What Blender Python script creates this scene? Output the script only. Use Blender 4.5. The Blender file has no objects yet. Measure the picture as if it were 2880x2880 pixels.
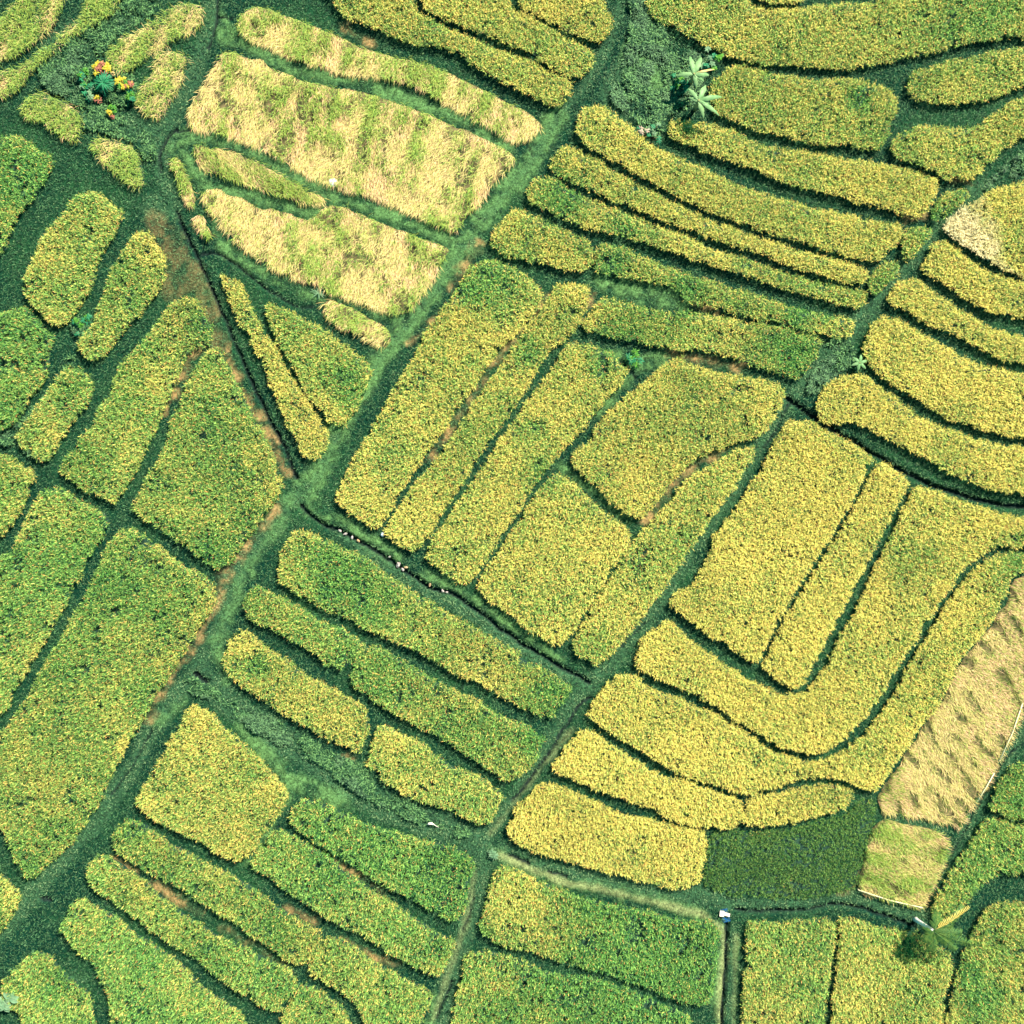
import bpy, math, random
import numpy as np
from mathutils import Vector, Matrix

random.seed(7)
rng = np.random.default_rng(7)
scene = bpy.context.scene

# ------------------------------------------------------------------ camera, sky, sun, exposure
CAM_H = 80.0
HALF = 28.8                       # metres from the picture's middle to its edge on the ground
cam_data = bpy.data.cameras.new('camera')
cam = bpy.data.objects.new('camera', cam_data)
scene.collection.objects.link(cam)
cam.location = (0, 0, CAM_H)
cam.rotation_euler = (0, 0, 0)
cam_data.sensor_width = 36
cam_data.angle = 2 * math.atan(HALF / CAM_H)
cam_data.clip_start = 0.5
cam_data.clip_end = 5000
scene.camera = cam

SUN_EL = math.radians(47)
SUN_DIR = Vector((0.62, 0.78, 0)).normalized()     # towards the sun, on the ground plane
world = bpy.data.worlds.new('World')
scene.world = world
world.use_nodes = True
wn = world.node_tree
wn.nodes.clear()
wo = wn.nodes.new('ShaderNodeOutputWorld')
bg = wn.nodes.new('ShaderNodeBackground')
sky = wn.nodes.new('ShaderNodeTexSky')
sky.sky_type = 'NISHITA'
sky.sun_disc = False
sky.sun_elevation = SUN_EL
sky.sun_rotation = math.atan2(SUN_DIR.x, SUN_DIR.y)
sky.air_density = 1.0
sky.ozone_density = 1.0
tint = wn.nodes.new('ShaderNodeMix')
tint.data_type = 'RGBA'; tint.blend_type = 'MULTIPLY'
tint.inputs['Factor'].default_value = 1.0
tint.inputs[7].default_value = (0.22, 1.0, 0.92, 1)
wn.links.new(sky.outputs[0], tint.inputs[6])
wn.links.new(tint.outputs[2], bg.inputs['Color'])
bg.inputs['Strength'].default_value = 0.075
wn.links.new(bg.outputs[0], wo.inputs['Surface'])

sun_data = bpy.data.lights.new('sun', 'SUN')
sun_data.energy = 5.0
sun_data.angle = math.radians(0.5)
sun_data.color = (1.0, 0.90, 0.76)
sun = bpy.data.objects.new('sun', sun_data)
scene.collection.objects.link(sun)
to_sun = Vector((SUN_DIR.x * math.cos(SUN_EL), SUN_DIR.y * math.cos(SUN_EL), math.sin(SUN_EL)))
sun.rotation_euler = to_sun.to_track_quat('Z', 'Y').to_euler()
sun.location = (30, 40, 60)

scene.view_settings.view_transform = 'Standard'
scene.view_settings.look = 'None'
scene.view_settings.gamma = 1.0
scene.view_settings.use_curve_mapping = False
scene.view_settings.exposure = 1.58
scene.render.engine = 'CYCLES'
scene.cycles.max_bounces = 5
scene.cycles.diffuse_bounces = 3
scene.cycles.transmission_bounces = 3

# ------------------------------------------------------------------ helpers
ORI = dict(A=(0, 0), B=(940, 0), C=(1880, 0), D=(0, 940), E=(940, 940), F=(1880, 940),
           G=(0, 1880), H=(940, 1880), I=(1880, 1880))
K = 1000 / 1932.0

def pts(s, push=True):
    """survey string to 0..2880 survey units"""
    out = []
    o = (0, 0)
    for t in s.split():
        if t[0] in ORI:
            o = ORI[t[0]]; t = t[1:]
            if not t: continue
        x, y = t.split(',')
        px, py = o[0] + float(x) * K, o[1] + float(y) * K
        if push:
            if px < 0: px -= 170
            if px > 2880: px += 170
            if py < 0: py -= 170
            if py > 2880: py += 170
        out.append((px, py))
    return np.array(out, float)

def W(p, z=0.0):
    """survey units to ground metres for something whose top is at height z"""
    p = np.asarray(p, float)
    f = 0.02 * (CAM_H - z) / CAM_H
    return np.stack([(p[..., 0] - 1440) * f, (1440 - p[..., 1]) * f], -1)

def at(crop, x, y, z=0.0):
    o = ORI[crop]
    r = W(np.array([o[0] + x * K, o[1] + y * K]), z)
    return float(r[0]), float(r[1])

def chaikin(p, n=2, closed=True):
    for _ in range(n):
        q = np.roll(p, -1, 0) if closed else p[1:]
        a = p if closed else p[:-1]
        new = np.empty((len(a) * 2, 2))
        new[0::2] = a * .78 + q * .22
        new[1::2] = a * .22 + q * .78
        if not closed:
            new = np.vstack([p[:1], new, p[-1:]])
        p = new
    return p

def inside(P, poly):
    x, y = P[:, 0], P[:, 1]
    c = np.zeros(len(P), bool)
    x1, y1 = poly[:, 0], poly[:, 1]
    x2, y2 = np.roll(x1, -1), np.roll(y1, -1)
    for a, b, d, e in zip(x1, y1, x2, y2):
        if b == e: continue
        m = (b > y) != (e > y)
        xi = (d - a) * (y - b) / (e - b) + a
        c ^= m & (x < xi)
    return c

def seg_dist(P, line, closed=False):
    n = len(line)
    D = np.full(len(P), 1e9)
    for i in range(n if closed else n - 1):
        a, b = line[i], line[(i + 1) % n]
        ab = b - a
        t = np.clip(((P - a) @ ab) / max(ab @ ab, 1e-9), 0, 1)
        d = np.hypot(P[:, 0] - a[0] - t * ab[0], P[:, 1] - a[1] - t * ab[1])
        np.minimum(D, d, out=D)
    return D

# value noise on a lattice, vectorised
_lat = rng.random((256, 256))
def vnoise(x, y, s, ox=0.0, oy=0.0):
    u = x / s + ox + 1000; v = y / s + oy + 1000
    i = np.floor(u).astype(int); j = np.floor(v).astype(int)
    fu = u - i; fv = v - j
    fu = fu * fu * (3 - 2 * fu); fv = fv * fv * (3 - 2 * fv)
    a = _lat[i & 255, j & 255]; b = _lat[(i + 1) & 255, j & 255]
    c = _lat[i & 255, (j + 1) & 255]; d = _lat[(i + 1) & 255, (j + 1) & 255]
    return (a * (1 - fu) + b * fu) * (1 - fv) + (c * (1 - fu) + d * fu) * fv
def fbm(x, y, s, ox=0, oy=0):
    return (vnoise(x, y, s, ox, oy) * .55 + vnoise(x, y, s * .45, ox + 31, oy + 17) * .3
            + vnoise(x, y, s * .2, ox + 77, oy + 5) * .15)

coll = scene.collection
def tag(o, label=None, cat=None, group=None, kind=None):
    if label: o['label'] = label
    if cat: o['category'] = cat
    if group: o['group'] = group
    if kind: o['kind'] = kind
    return o
def empty(name, loc, label, cat, group=None, rz=0.0):
    o = bpy.data.objects.new(name, None)
    coll.objects.link(o); o.location = loc; o.rotation_euler = (0, 0, rz)
    o.empty_display_size = .3
    return tag(o, label, cat, group)

def np_mesh(name, verts, faces_list, mat, parent=None, colors=None, smooth=False):
    """verts (n,3); faces_list: list of (m,k) int arrays; colors (n,3) per vertex"""
    me = bpy.data.meshes.new(name)
    me.vertices.add(len(verts))
    me.vertices.foreach_set('co', np.asarray(verts, np.float32).ravel())
    loops = np.concatenate([f.ravel() for f in faces_list]).astype(np.int32)
    tot = np.concatenate([np.full(len(f), f.shape[1], np.int32) for f in faces_list])
    st = np.concatenate([[0], np.cumsum(tot)[:-1]]).astype(np.int32)
    me.loops.add(len(loops)); me.loops.foreach_set('vertex_index', loops)
    me.polygons.add(len(tot))
    me.polygons.foreach_set('loop_start', st); me.polygons.foreach_set('loop_total', tot)
    if smooth:
        me.polygons.foreach_set('use_smooth', np.ones(len(tot), bool))
    me.update(calc_edges=True)
    if colors is not None:
        ca = me.color_attributes.new('Col', 'FLOAT_COLOR', 'POINT')
        c4 = np.ones((len(verts), 4), np.float32); c4[:, :3] = colors
        ca.data.foreach_set('color', c4.ravel())
    me.materials.append(mat)
    o = bpy.data.objects.new(name, me)
    coll.objects.link(o)
    if parent: o.parent = parent
    return o

class MB:
    """small mesh builder for the hand-shaped objects"""
    def __init__(s): s.v = []; s.f = []
    def tube(s, P, R, n=8, cap=True):
        P = [Vector(p) for p in P]; b = len(s.v)
        for i, p in enumerate(P):
            t = (P[min(i + 1, len(P) - 1)] - P[max(i - 1, 0)]).normalized()
            u = t.orthogonal().normalized() if i == 0 else (u - t * u.dot(t)).normalized()
            w = t.cross(u)
            for k in range(n):
                a = 2 * math.pi * k / n
                s.v.append(p + (u * math.cos(a) + w * math.sin(a)) * R[i])
        for i in range(len(P) - 1):
            for k in range(n):
                s.f.append((b + i * n + k, b + i * n + (k + 1) % n, b + (i + 1) * n + (k + 1) % n, b + (i + 1) * n + k))
        if cap:
            s.f.append(tuple(b + k for k in range(n))[::-1])
            s.f.append(tuple(b + (len(P) - 1) * n + k for k in range(n)))
        return s
    def box(s, c, d, rz=0, tilt=0):
        b = len(s.v); M = Matrix.Rotation(rz, 3, 'Z') @ Matrix.Rotation(tilt, 3, 'X')
        for x in (-.5, .5):
            for y in (-.5, .5):
                for z in (-.5, .5):
                    s.v.append(Vector(c) + M @ Vector((x * d[0], y * d[1], z * d[2])))
        for q in ((0, 1, 3, 2), (4, 6, 7, 5), (0, 4, 5, 1), (2, 3, 7, 6), (0, 2, 6, 4), (1, 5, 7, 3)):
            s.f.append(tuple(b + k for k in q))
        return s
    def blob(s, c, r, rough=.25, nu=10, nv=7, seed=0):
        R = random.Random(seed); b = len(s.v)
        for j in range(nv + 1):
            th = math.pi * j / nv
            for i in range(nu):
                ph = 2 * math.pi * i / nu
                k = 1 + rough * (R.random() - .5) * 2 * (0 < j < nv)
                s.v.append(Vector((c[0] + r[0] * k * math.sin(th) * math.cos(ph),
                                   c[1] + r[1] * k * math.sin(th) * math.sin(ph),
                                   c[2] + r[2] * k * math.cos(th))))
        for j in range(nv):
            for i in range(nu):
                s.f.append((b + j * nu + i, b + (j + 1) * nu + i, b + (j + 1) * nu + (i + 1) % nu, b + j * nu + (i + 1) % nu))
        return s
    def leaf(s, base, az, length, width, rise, droop, n=9, fold=.12, notch=0.0, seed=0, twist=0.0):
        """arched broad leaf with a keel; notch tears the margin"""
        R = random.Random(seed); b = len(s.v)
        d = Vector((math.cos(az), math.sin(az), 0)); side = Vector((-math.sin(az), math.cos(az), 0))
        side = (side + Vector((0, 0, twist))).normalized()
        for i in range(n + 1):
            t = i / n
            p = Vector(base) + d * (length * t) + Vector((0, 0, rise * t - droop * t * t))
            w = width * .5 * (math.sin(math.pi * min(1, .06 + t * .94)) ** .6) * (1 if t < .55 else 1 - (t - .55) ** 1.5 * .9)
            wl = w * (1 - notch * R.random()); wr = w * (1 - notch * R.random())
            s.v += [p + side * wl + Vector((0, 0, fold * wl * 2)), p, p - side * wr + Vector((0, 0, fold * wr * 2))]
        for i in range(n):
            q = b + i * 3
            s.f += [(q, q + 1, q + 4, q + 3), (q + 1, q + 2, q + 5, q + 4)]
        return s
    def build(s, name, mat, parent=None, smooth=True, thick=0):
        me = bpy.data.meshes.new(name)
        me.from_pydata([tuple(v) for v in s.v], [], s.f); me.update()
        if smooth:
            for p in me.polygons: p.use_smooth = True
        me.materials.append(mat)
        o = bpy.data.objects.new(name, me); coll.objects.link(o)
        if thick:
            m = o.modifiers.new('t', 'SOLIDIFY'); m.thickness = thick; m.offset = 0
        if parent: o.parent = parent
        return o

# ------------------------------------------------------------------ materials
def leaf_mat(name, trans=.3, rough=.55, var=.25, nscale=9.0):
    m = bpy.data.materials.new(name); m.use_nodes = True
    nt = m.node_tree; nt.nodes.clear()
    out = nt.nodes.new('ShaderNodeOutputMaterial')
    at_ = nt.nodes.new('ShaderNodeAttribute'); at_.attribute_name = 'Col'
    nz = nt.nodes.new('ShaderNodeTexNoise'); nz.inputs['Scale'].default_value = nscale
    geo = nt.nodes.new('ShaderNodeNewGeometry')
    nt.links.new(geo.outputs['Position'], nz.inputs['Vector'])
    mr = nt.nodes.new('ShaderNodeMapRange')
    mr.inputs['To Min'].default_value = 1 - var; mr.inputs['To Max'].default_value = 1 + var
    nt.links.new(nz.outputs[0], mr.inputs['Value'])
    mul = nt.nodes.new('ShaderNodeVectorMath'); mul.operation = 'SCALE'
    nt.links.new(at_.outputs['Color'], mul.inputs[0]); nt.links.new(mr.outputs[0], mul.inputs['Scale'])
    d = nt.nodes.new('ShaderNodeBsdfDiffuse'); t = nt.nodes.new('ShaderNodeBsdfTranslucent')
    g = nt.nodes.new('ShaderNodeBsdfGlossy'); g.inputs['Roughness'].default_value = rough
    g.inputs['Color'].default_value = (1, 1, 1, 1)
    for n_ in (d, t): nt.links.new(mul.outputs[0], n_.inputs['Color'])
    mx = nt.nodes.new('ShaderNodeMixShader'); mx.inputs[0].default_value = trans
    nt.links.new(d.outputs[0], mx.inputs[1]); nt.links.new(t.outputs[0], mx.inputs[2])
    m2 = nt.nodes.new('ShaderNodeMixShader'); m2.inputs[0].default_value = .006
    nt.links.new(mx.outputs[0], m2.inputs[1]); nt.links.new(g.outputs[0], m2.inputs[2])
    nt.links.new(m2.outputs[0], out.inputs['Surface'])
    return m

def plain(name, c1, c2, scale=6.0, rough=.8, bump=.3, trans=0.0, detail=6.0):
    m = bpy.data.materials.new(name); m.use_nodes = True
    nt = m.node_tree; b = nt.nodes['Principled BSDF']
    tc = nt.nodes.new('ShaderNodeTexCoord')
    nz = nt.nodes.new('ShaderNodeTexNoise'); nz.inputs['Scale'].default_value = scale
    nz.inputs['Detail'].default_value = detail
    nt.links.new(tc.outputs['Object'], nz.inputs['Vector'])
    cr = nt.nodes.new('ShaderNodeValToRGB')
    cr.color_ramp.elements[0].position = .35; cr.color_ramp.elements[1].position = .65
    cr.color_ramp.elements[0].color = (*c1, 1); cr.color_ramp.elements[1].color = (*c2, 1)
    nt.links.new(nz.outputs[0], cr.inputs[0]); nt.links.new(cr.outputs[0], b.inputs['Base Color'])
    b.inputs['Roughness'].default_value = rough
    b.inputs['Specular IOR Level'].default_value = .5 if rough < .2 else .12
    bp = nt.nodes.new('ShaderNodeBump'); bp.inputs['Strength'].default_value = bump
    bp.inputs['Distance'].default_value = .03
    nt.links.new(nz.outputs[0], bp.inputs['Height']); nt.links.new(bp.outputs[0], b.inputs['Normal'])
    if trans:
        tr = nt.nodes.new('ShaderNodeBsdfTranslucent'); mx = nt.nodes.new('ShaderNodeMixShader')
        mx.inputs[0].default_value = trans
        nt.links.new(cr.outputs[0], tr.inputs['Color'])
        nt.links.new(b.outputs[0], mx.inputs[1]); nt.links.new(tr.outputs[0], mx.inputs[2])
        nt.links.new(mx.outputs[0], nt.nodes['Material Output'].inputs['Surface'])
    return m

M_rice = leaf_mat('rice_leaves', .28)
M_straw = leaf_mat('straw', .12, var=.2)
M_grass = leaf_mat('grass_blades', .2)
M_bed = plain('wet_mud', (.010, .030, .022), (.018, .050, .030), 5)
M_strawbed = plain('straw_litter', (.04, .045, .018), (.16, .12, .055), 4)
M_water = plain('ditch_water', (.01, .03, .035), (.015, .045, .05), 2, rough=.08, bump=.05)

# ground material: vertex colour zones broken up by noise
mg = bpy.data.materials.new('turf_ground'); mg.use_nodes = True
nt = mg.node_tree; b_ = nt.nodes['Principled BSDF']
ga = nt.nodes.new('ShaderNodeAttribute'); ga.attribute_name = 'Col'
gg = nt.nodes.new('ShaderNodeNewGeometry')
n1 = nt.nodes.new('ShaderNodeTexNoise'); n1.inputs['Scale'].default_value = 7; n1.inputs['Detail'].default_value = 9; n1.inputs['Roughness'].default_value = .75
n2 = nt.nodes.new('ShaderNodeTexNoise'); n2.inputs['Scale'].default_value = 22; n2.inputs['Detail'].default_value = 5
nt.links.new(gg.outputs['Position'], n1.inputs['Vector']); nt.links.new(gg.outputs['Position'], n2.inputs['Vector'])
m1 = nt.nodes.new('ShaderNodeMapRange'); m1.inputs['From Min'].default_value = .3; m1.inputs['From Max'].default_value = .7
m1.inputs['To Min'].default_value = .25; m1.inputs['To Max'].default_value = 1.75
nt.links.new(n1.outputs[0], m1.inputs['Value'])
s1_ = nt.nodes.new('ShaderNodeVectorMath'); s1_.operation = 'SCALE'
nt.links.new(ga.outputs['Color'], s1_.inputs[0]); nt.links.new(m1.outputs[0], s1_.inputs['Scale'])
nt.links.new(s1_.outputs[0], b_.inputs['Base Color'])
b_.inputs['Roughness'].default_value = .95; b_.inputs['Specular IOR Level'].default_value = 0.0
bp = nt.nodes.new('ShaderNodeBump'); bp.inputs['Strength'].default_value = .7; bp.inputs['Distance'].default_value = .08
nt.links.new(n2.outputs[0], bp.inputs['Height']); nt.links.new(bp.outputs[0], b_.inputs['Normal'])

# ------------------------------------------------------------------ the survey of the plots
# (kind, ripeness 0..1, label, outline)   kinds: r rice, h harvested straw, g leafy regrowth, d dark young rice
PLOTS = [
 ('g', .6, 'tiny pale corner of a straw strip at the very top left of the photo', 'A-20,-20 70,-20 0,40 -20,50'),
 ('g', .62, 'pale cut strip crossing the top left corner, above the longer curved pale strip', 'A-20,180 90,80 170,-20 440,-20 330,80 260,140 150,250 60,310 -20,370'),
 ('g', .55, 'narrow curved pale green strip ending at the left edge, up-left of the red croton shrubs', 'A-20,460 100,360 250,250 380,150 470,70 530,-20 730,-20 640,50 540,110 430,170 330,230 250,310 180,380 120,460 40,530 -20,540'),
 ('g', .38, 'shaggy green tapering strip just above and right of the yellow croton shrubs', 'A1000,0 1110,30 1090,110 1050,170 940,200 880,260 800,290 770,340 700,380 610,370 580,280 660,210 760,150 840,90 930,30'),
 ('g', .5, 'small shaggy pale oval patch right of the croton shrubs beside the path', 'A900,260 1020,290 1010,370 980,450 940,520 890,570 860,640 800,620 740,560 770,460 830,380 840,300'),
 ('g', .32, 'small shaggy green patch left of and below the croton shrubs', 'A110,570 200,490 300,520 380,560 450,620 440,700 420,780 330,740 240,660 140,640'),
 ('g', .42, 'small shaggy green patch directly below the croton shrubs', 'A480,770 560,740 650,760 740,800 770,900 780,980 760,1020 690,990 600,920 530,850'),
 ('r', .22, 'dark green rice plot at the left edge with rounded top, below the croton shrubs', 'A-20,720 80,730 170,760 230,820 290,860 270,920 210,1020 140,1110 80,1190 50,1270 20,1380 -20,1420'),
 ('r', .38, 'green lozenge rice plot with orange speckled left side, upper left', 'A400,1050 520,1040 590,1090 680,1160 640,1240 560,1360 520,1450 500,1560 440,1640 390,1720 320,1770 230,1720 150,1630 110,1540 160,1440 200,1330 280,1220 330,1180'),
 ('r', .38, 'leaf shaped rice plot with pointed top, bordering the bare brownish grass triangle', 'A740,1260 800,1250 870,1330 905,1420 880,1520 840,1600 760,1700 660,1800 600,1860 D600,70 510,160 410,70 A430,1830 520,1730 550,1620 580,1510 590,1480 650,1380 700,1300'),
 ('r', .18, 'bright green rice plot with bulging top cut by the left edge at mid height', 'A-20,1730 40,1690 110,1660 180,1700 240,1780 290,1840 D290,50 270,100 260,220 190,300 150,350 100,450 40,520 -20,550'),
 ('r', .35, 'small rounded rice plot alone between ditches near the left edge', 'D340,170 420,170 480,230 510,300 470,380 430,430 370,500 320,580 290,650 240,695 160,640 90,590 90,540 150,450 210,380 270,280 330,210'),
 ('r', .35, 'long slanting green rice plot left of the brown dirt strip and pentagon plot', 'A960,1630 1000,1610 1080,1640 1140,1750 1150,1830 1090,1900 D1040,60 980,170 960,260 920,340 880,430 850,500 800,610 770,680 700,800 640,900 620,925 560,890 480,860 400,810 320,750 340,680 400,620 440,540 520,470 520,400 590,360 620,220 680,120 780,30 A800,1830 900,1680'),
 ('r', .3, 'large green kite shaped rice plot enclosed by brown dirt banks, tip pointing up', 'D1190,60 1220,110 1260,230 1300,290 1350,380 1420,520 1460,600 1500,720 1535,820 1500,890 1430,1000 1350,1100 1280,1200 1200,1290 1120,1240 1000,1150 870,1070 790,1010 700,950 750,860 820,740 880,640 920,540 930,450 990,360 1010,280 1060,170 1100,110'),
 ('r', .35, 'rice plot wedge at the left edge just below the small rounded plot', 'D-20,640 40,650 110,700 180,740 190,780 160,850 130,920 90,1000 40,1090 -20,1200'),
 ('r', .24, 'green rice plot slanting down to the left edge, left of the largest green plot', 'D240,830 330,830 430,910 560,970 590,1010 550,1100 480,1220 420,1340 370,1440 300,1560 230,1680 160,1790 G150,10 80,90 60,170 0,270 -20,300 D-20,1270 40,1200 90,1100 150,980 200,880'),
 ('r', .3, 'largest green rice plot, long and broad, with the brown bank along its right side', 'D700,1055 760,1080 830,1130 900,1190 1020,1260 1110,1320 1170,1380 1160,1460 1110,1550 1060,1640 1000,1730 930,1840 890,1910 G840,150 790,260 700,390 650,500 590,600 550,700 470,820 400,930 320,1010 240,1090 160,1155 90,1080 40,960 10,860 -20,800 -20,420 40,350 90,240 150,150 190,60 D230,1790 300,1690 380,1550 450,1430 500,1320 550,1210 600,1110 640,1070'),
 ('r', .4, 'small rounded end of a rice plot at the left edge near the bottom', 'G-20,1100 20,1120 60,1180 110,1230 90,1310 60,1370 0,1440 -20,1470'),
 ('r', .28, 'green rice plot filling the bottom left corner beside the grey-leaved plant', 'G190,1540 270,1560 320,1640 400,1710 470,1760 510,1850 540,1960 160,1960 120,1880 60,1850 10,1790 0,1700 60,1650 120,1590'),
 ('r', .28, 'wide dark-tipped green rice row running to the bottom edge, second from the corner', 'G420,1240 480,1280 570,1320 660,1380 760,1460 830,1490 900,1560 990,1610 1050,1680 1150,1780 1240,1830 1330,1880 1420,1960 620,1960 600,1880 590,1800 560,1730 520,1640 470,1590 400,1520 320,1440 330,1390 380,1310'),
 ('r', .32, 'long narrow green rice row below the brown strip that lies under the square plot', 'G540,1015 620,1040 700,1090 810,1190 930,1290 1050,1370 1180,1450 1260,1490 1350,1530 1430,1580 1540,1620 1620,1690 1600,1750 1540,1820 1530,1870 1450,1860 1360,1790 1240,1720 1130,1640 1060,1580 950,1520 820,1430 720,1350 620,1280 510,1210 470,1130 480,1070'),
 ('r', .3, 'short green rice row end at the bottom edge, continuing the long narrow row', 'G1640,1715 1720,1750 1820,1820 1900,1890 1980,1970 1540,1970 1520,1930 1540,1870 1590,1790'),
 ('r', .36, 'long green rice row directly below the square plot, with a brown strip beneath', 'G680,820 770,840 830,890 900,930 980,980 1080,1040 1170,1080 1260,1120 1350,1170 1450,1250 1560,1330 1680,1400 1760,1450 1740,1540 1690,1620 1600,1610 1500,1550 1400,1480 1290,1400 1160,1320 1080,1270 970,1200 880,1150 770,1090 650,1020 600,950 620,880'),
 ('r', .38, 'stubby green rice row at the bottom ending at the narrow field path', 'G1780,1450 H50,1480 150,1550 250,1620 350,1680 450,1720 540,1770 520,1830 480,1890 450,1960 270,1960 150,1840 0,1740 G1760,1710 1680,1650 1700,1590 1750,1530'),
 ('r', .5, 'nearly square yellow-green rice plot with one sharp top, lower left', 'G1060,195 1130,230 1200,300 1290,390 1390,470 1470,560 1570,670 1540,760 1480,840 1430,900 1390,980 1300,1070 1200,1020 1100,950 980,900 870,840 770,780 730,730 780,640 830,560 880,480 930,380 980,300 1020,230'),
 ('r', .2, 'rice row with a deep dark green patch in its right half, below the weedy bank', 'G1640,710 1730,720 1800,750 H60,790 200,860 330,890 470,930 580,960 680,980 765,1040 760,1110 735,1200 715,1290 680,1370 640,1390 540,1340 430,1260 300,1200 180,1130 60,1050 G1740,960 1620,880 1560,820 1590,760'),
 ('r', .24, 'green rice row right of the square plot, between two brown strips', 'G1480,890 1540,880 1620,920 1720,980 1800,1030 H20,1080 120,1140 220,1220 330,1290 440,1360 540,1420 650,1480 640,1550 600,1630 580,1680 480,1640 370,1590 260,1520 140,1440 40,1400 G1760,1350 1640,1270 1540,1200 1430,1120 1350,1070 1400,1000 1450,940'),
 ('r', .42, 'long wide rice row along the lower side of the stony ditch, centre', 'D1600,1070 1700,1080 1790,1120 1870,1170 E180,1220 300,1320 430,1400 560,1480 700,1560 840,1640 950,1700 1050,1770 1150,1830 1260,1900 H1290,90 1270,160 1230,220 1180,280 1100,250 1000,200 880,130 760,60 E700,1870 560,1790 400,1700 260,1640 120,1570 0,1510 D1700,1460 1600,1400 1500,1330 1520,1230 1540,1150'),
 ('r', .36, 'short green rice row, left of the bright grass gap, second below the stony ditch', 'D1390,1365 1470,1390 1560,1450 1660,1510 1760,1570 1850,1590 1940,1640 1990,1700 1940,1760 1880,1830 1800,1810 1700,1730 1580,1660 1460,1600 1330,1530 1310,1480 1340,1410'),
 ('r', .48, 'rice row with yellow upper-left end, just above the wide weedy bank', 'D1310,1610 1370,1630 1440,1700 1540,1760 1640,1830 1750,1900 G1820,120 1932,180 H180,230 200,270 180,350 150,430 140,465 34,420 G1700,340 1600,290 1500,230 1400,160 1300,90 D1260,1870 1215,1790 1230,1700 1260,1640'),
 ('r', .3, 'long deep green rice row ending at the centre-bottom field path', 'E210,1690 290,1720 380,1790 500,1850 600,1910 H680,130 780,170 850,220 950,280 1050,320 1150,380 1110,460 1070,540 1000,600 960,630 870,570 760,500 640,420 520,350 400,290 260,210 150,140 80,80 90,30 130,-40'),
 ('r', .44, 'short rice row right of the tan bare spot, above the dry white frond', 'H270,310 380,360 470,400 560,470 680,550 800,590 920,680 900,740 870,800 830,860 740,830 640,780 540,740 430,720 330,660 250,590 170,540 190,460 220,380 240,320'),
 ('r', .2, 'large mottled green rice plot, yellow at left and dark at right, above the bottom edge', 'H890,1080 980,1090 1080,1140 1180,1180 1300,1230 1430,1270 1560,1300 1700,1320 1850,1360 1932,1370 I200,1370 280,1430 275,1500 260,1620 240,1740 210,1850 116,1830 20,1800 H1700,1740 1550,1690 1400,1640 1300,1620 1150,1570 1000,1530 880,1500 780,1420 820,1320 850,1200'),
 ('r', .2, 'green rice plot cut by the bottom edge right of the centre-bottom field path', 'H740,1535 850,1545 960,1570 1060,1600 1150,1660 1300,1670 1430,1700 1560,1730 1700,1790 1850,1860 1960,1890 2000,1960 620,1960 640,1880 660,1780 690,1680 720,1590'),
 ('r', .45, 'bright rice plot at the bottom edge directly right of the straight water channel', 'I430,1380 500,1370 620,1390 740,1370 800,1360 860,1370 910,1390 910,1500 890,1600 880,1720 850,1850 840,1960 400,1960 410,1820 410,1700 430,1550'),
 ('r', .5, 'yellow-green rice plot at the bottom edge directly below the palm', 'I950,1350 1050,1370 1150,1410 1260,1430 1380,1450 1450,1500 1560,1580 1530,1700 1500,1830 1480,1960 880,1960 900,1820 910,1700 930,1560 935,1400'),
 ('r', .45, 'rice plot in the bottom right corner with dark green blotches', 'I1750,1290 1850,1270 1960,1280 1960,1960 1510,1960 1530,1840 1560,1720 1590,1600 1620,1520 1660,1440 1700,1360'),
 ('r', .25, 'vivid green rice plot at the right edge, upper of two beside the bamboo pole channel', 'I1960,450 1880,520 1830,580 1790,640 1770,700 1750,770 1830,800 1900,830 1960,850'),
 ('r', .25, 'vivid green rice plot narrowing down to the palm crown, near the right edge', 'I1730,820 1800,830 1880,860 1960,910 1960,1100 1850,1120 1750,1140 1690,1190 1640,1270 1580,1340 1500,1380 1450,1370 1440,1290 1460,1220 1520,1140 1580,1050 1640,960 1690,880'),
 ('d', .0, 'dark olive-green plot of low plants left of the small square straw plot', 'I1060,710 1120,720 1130,780 1110,870 1090,960 1060,1060 1040,1150 1020,1210 900,1230 760,1250 600,1260 430,1250 300,1230 190,1190 200,1080 215,980 230,890 330,880 460,890 600,880 750,850 900,810 970,790 1020,740'),
 ('h', .5, 'small square harvested plot of straw and green tufts, right of the dark plot', 'I1150,820 1250,840 1350,860 1430,870 1520,930 1510,1010 1480,1090 1430,1180 1390,1260 1370,1295 1250,1270 1130,1240 1030,1210 1040,1140 1060,1040 1090,950 1110,870'),
 ('h', .8, 'long pale harvested plot with slanting dark ridges along the right edge', 'F1960,1250 1900,1300 1860,1380 1850,1460 1800,1520 1760,1590 1700,1650 1630,1740 1560,1820 I1550,70 1510,150 1460,230 1400,300 1360,370 1300,450 1250,540 1200,610 1160,670 1140,720 1150,780 1250,790 1350,800 1450,830 1540,840 1580,880 1620,800 1680,700 1750,590 1820,460 1880,330 1930,200 1960,120'),
 ('r', .85, 'broad golden rice plot right of the wide path, innermost-left of the nested plots', 'F700,460 780,470 860,520 960,570 1060,620 1120,680 1080,740 1050,810 990,930 920,1050 850,1150 790,1250 720,1360 660,1470 590,1590 530,1700 490,1790 400,1750 290,1680 170,1600 60,1520 0,1470 20,1410 120,1370 180,1290 210,1200 240,1140 230,1110 290,1050 360,940 430,840 500,740 550,640 610,540 640,480'),
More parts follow.
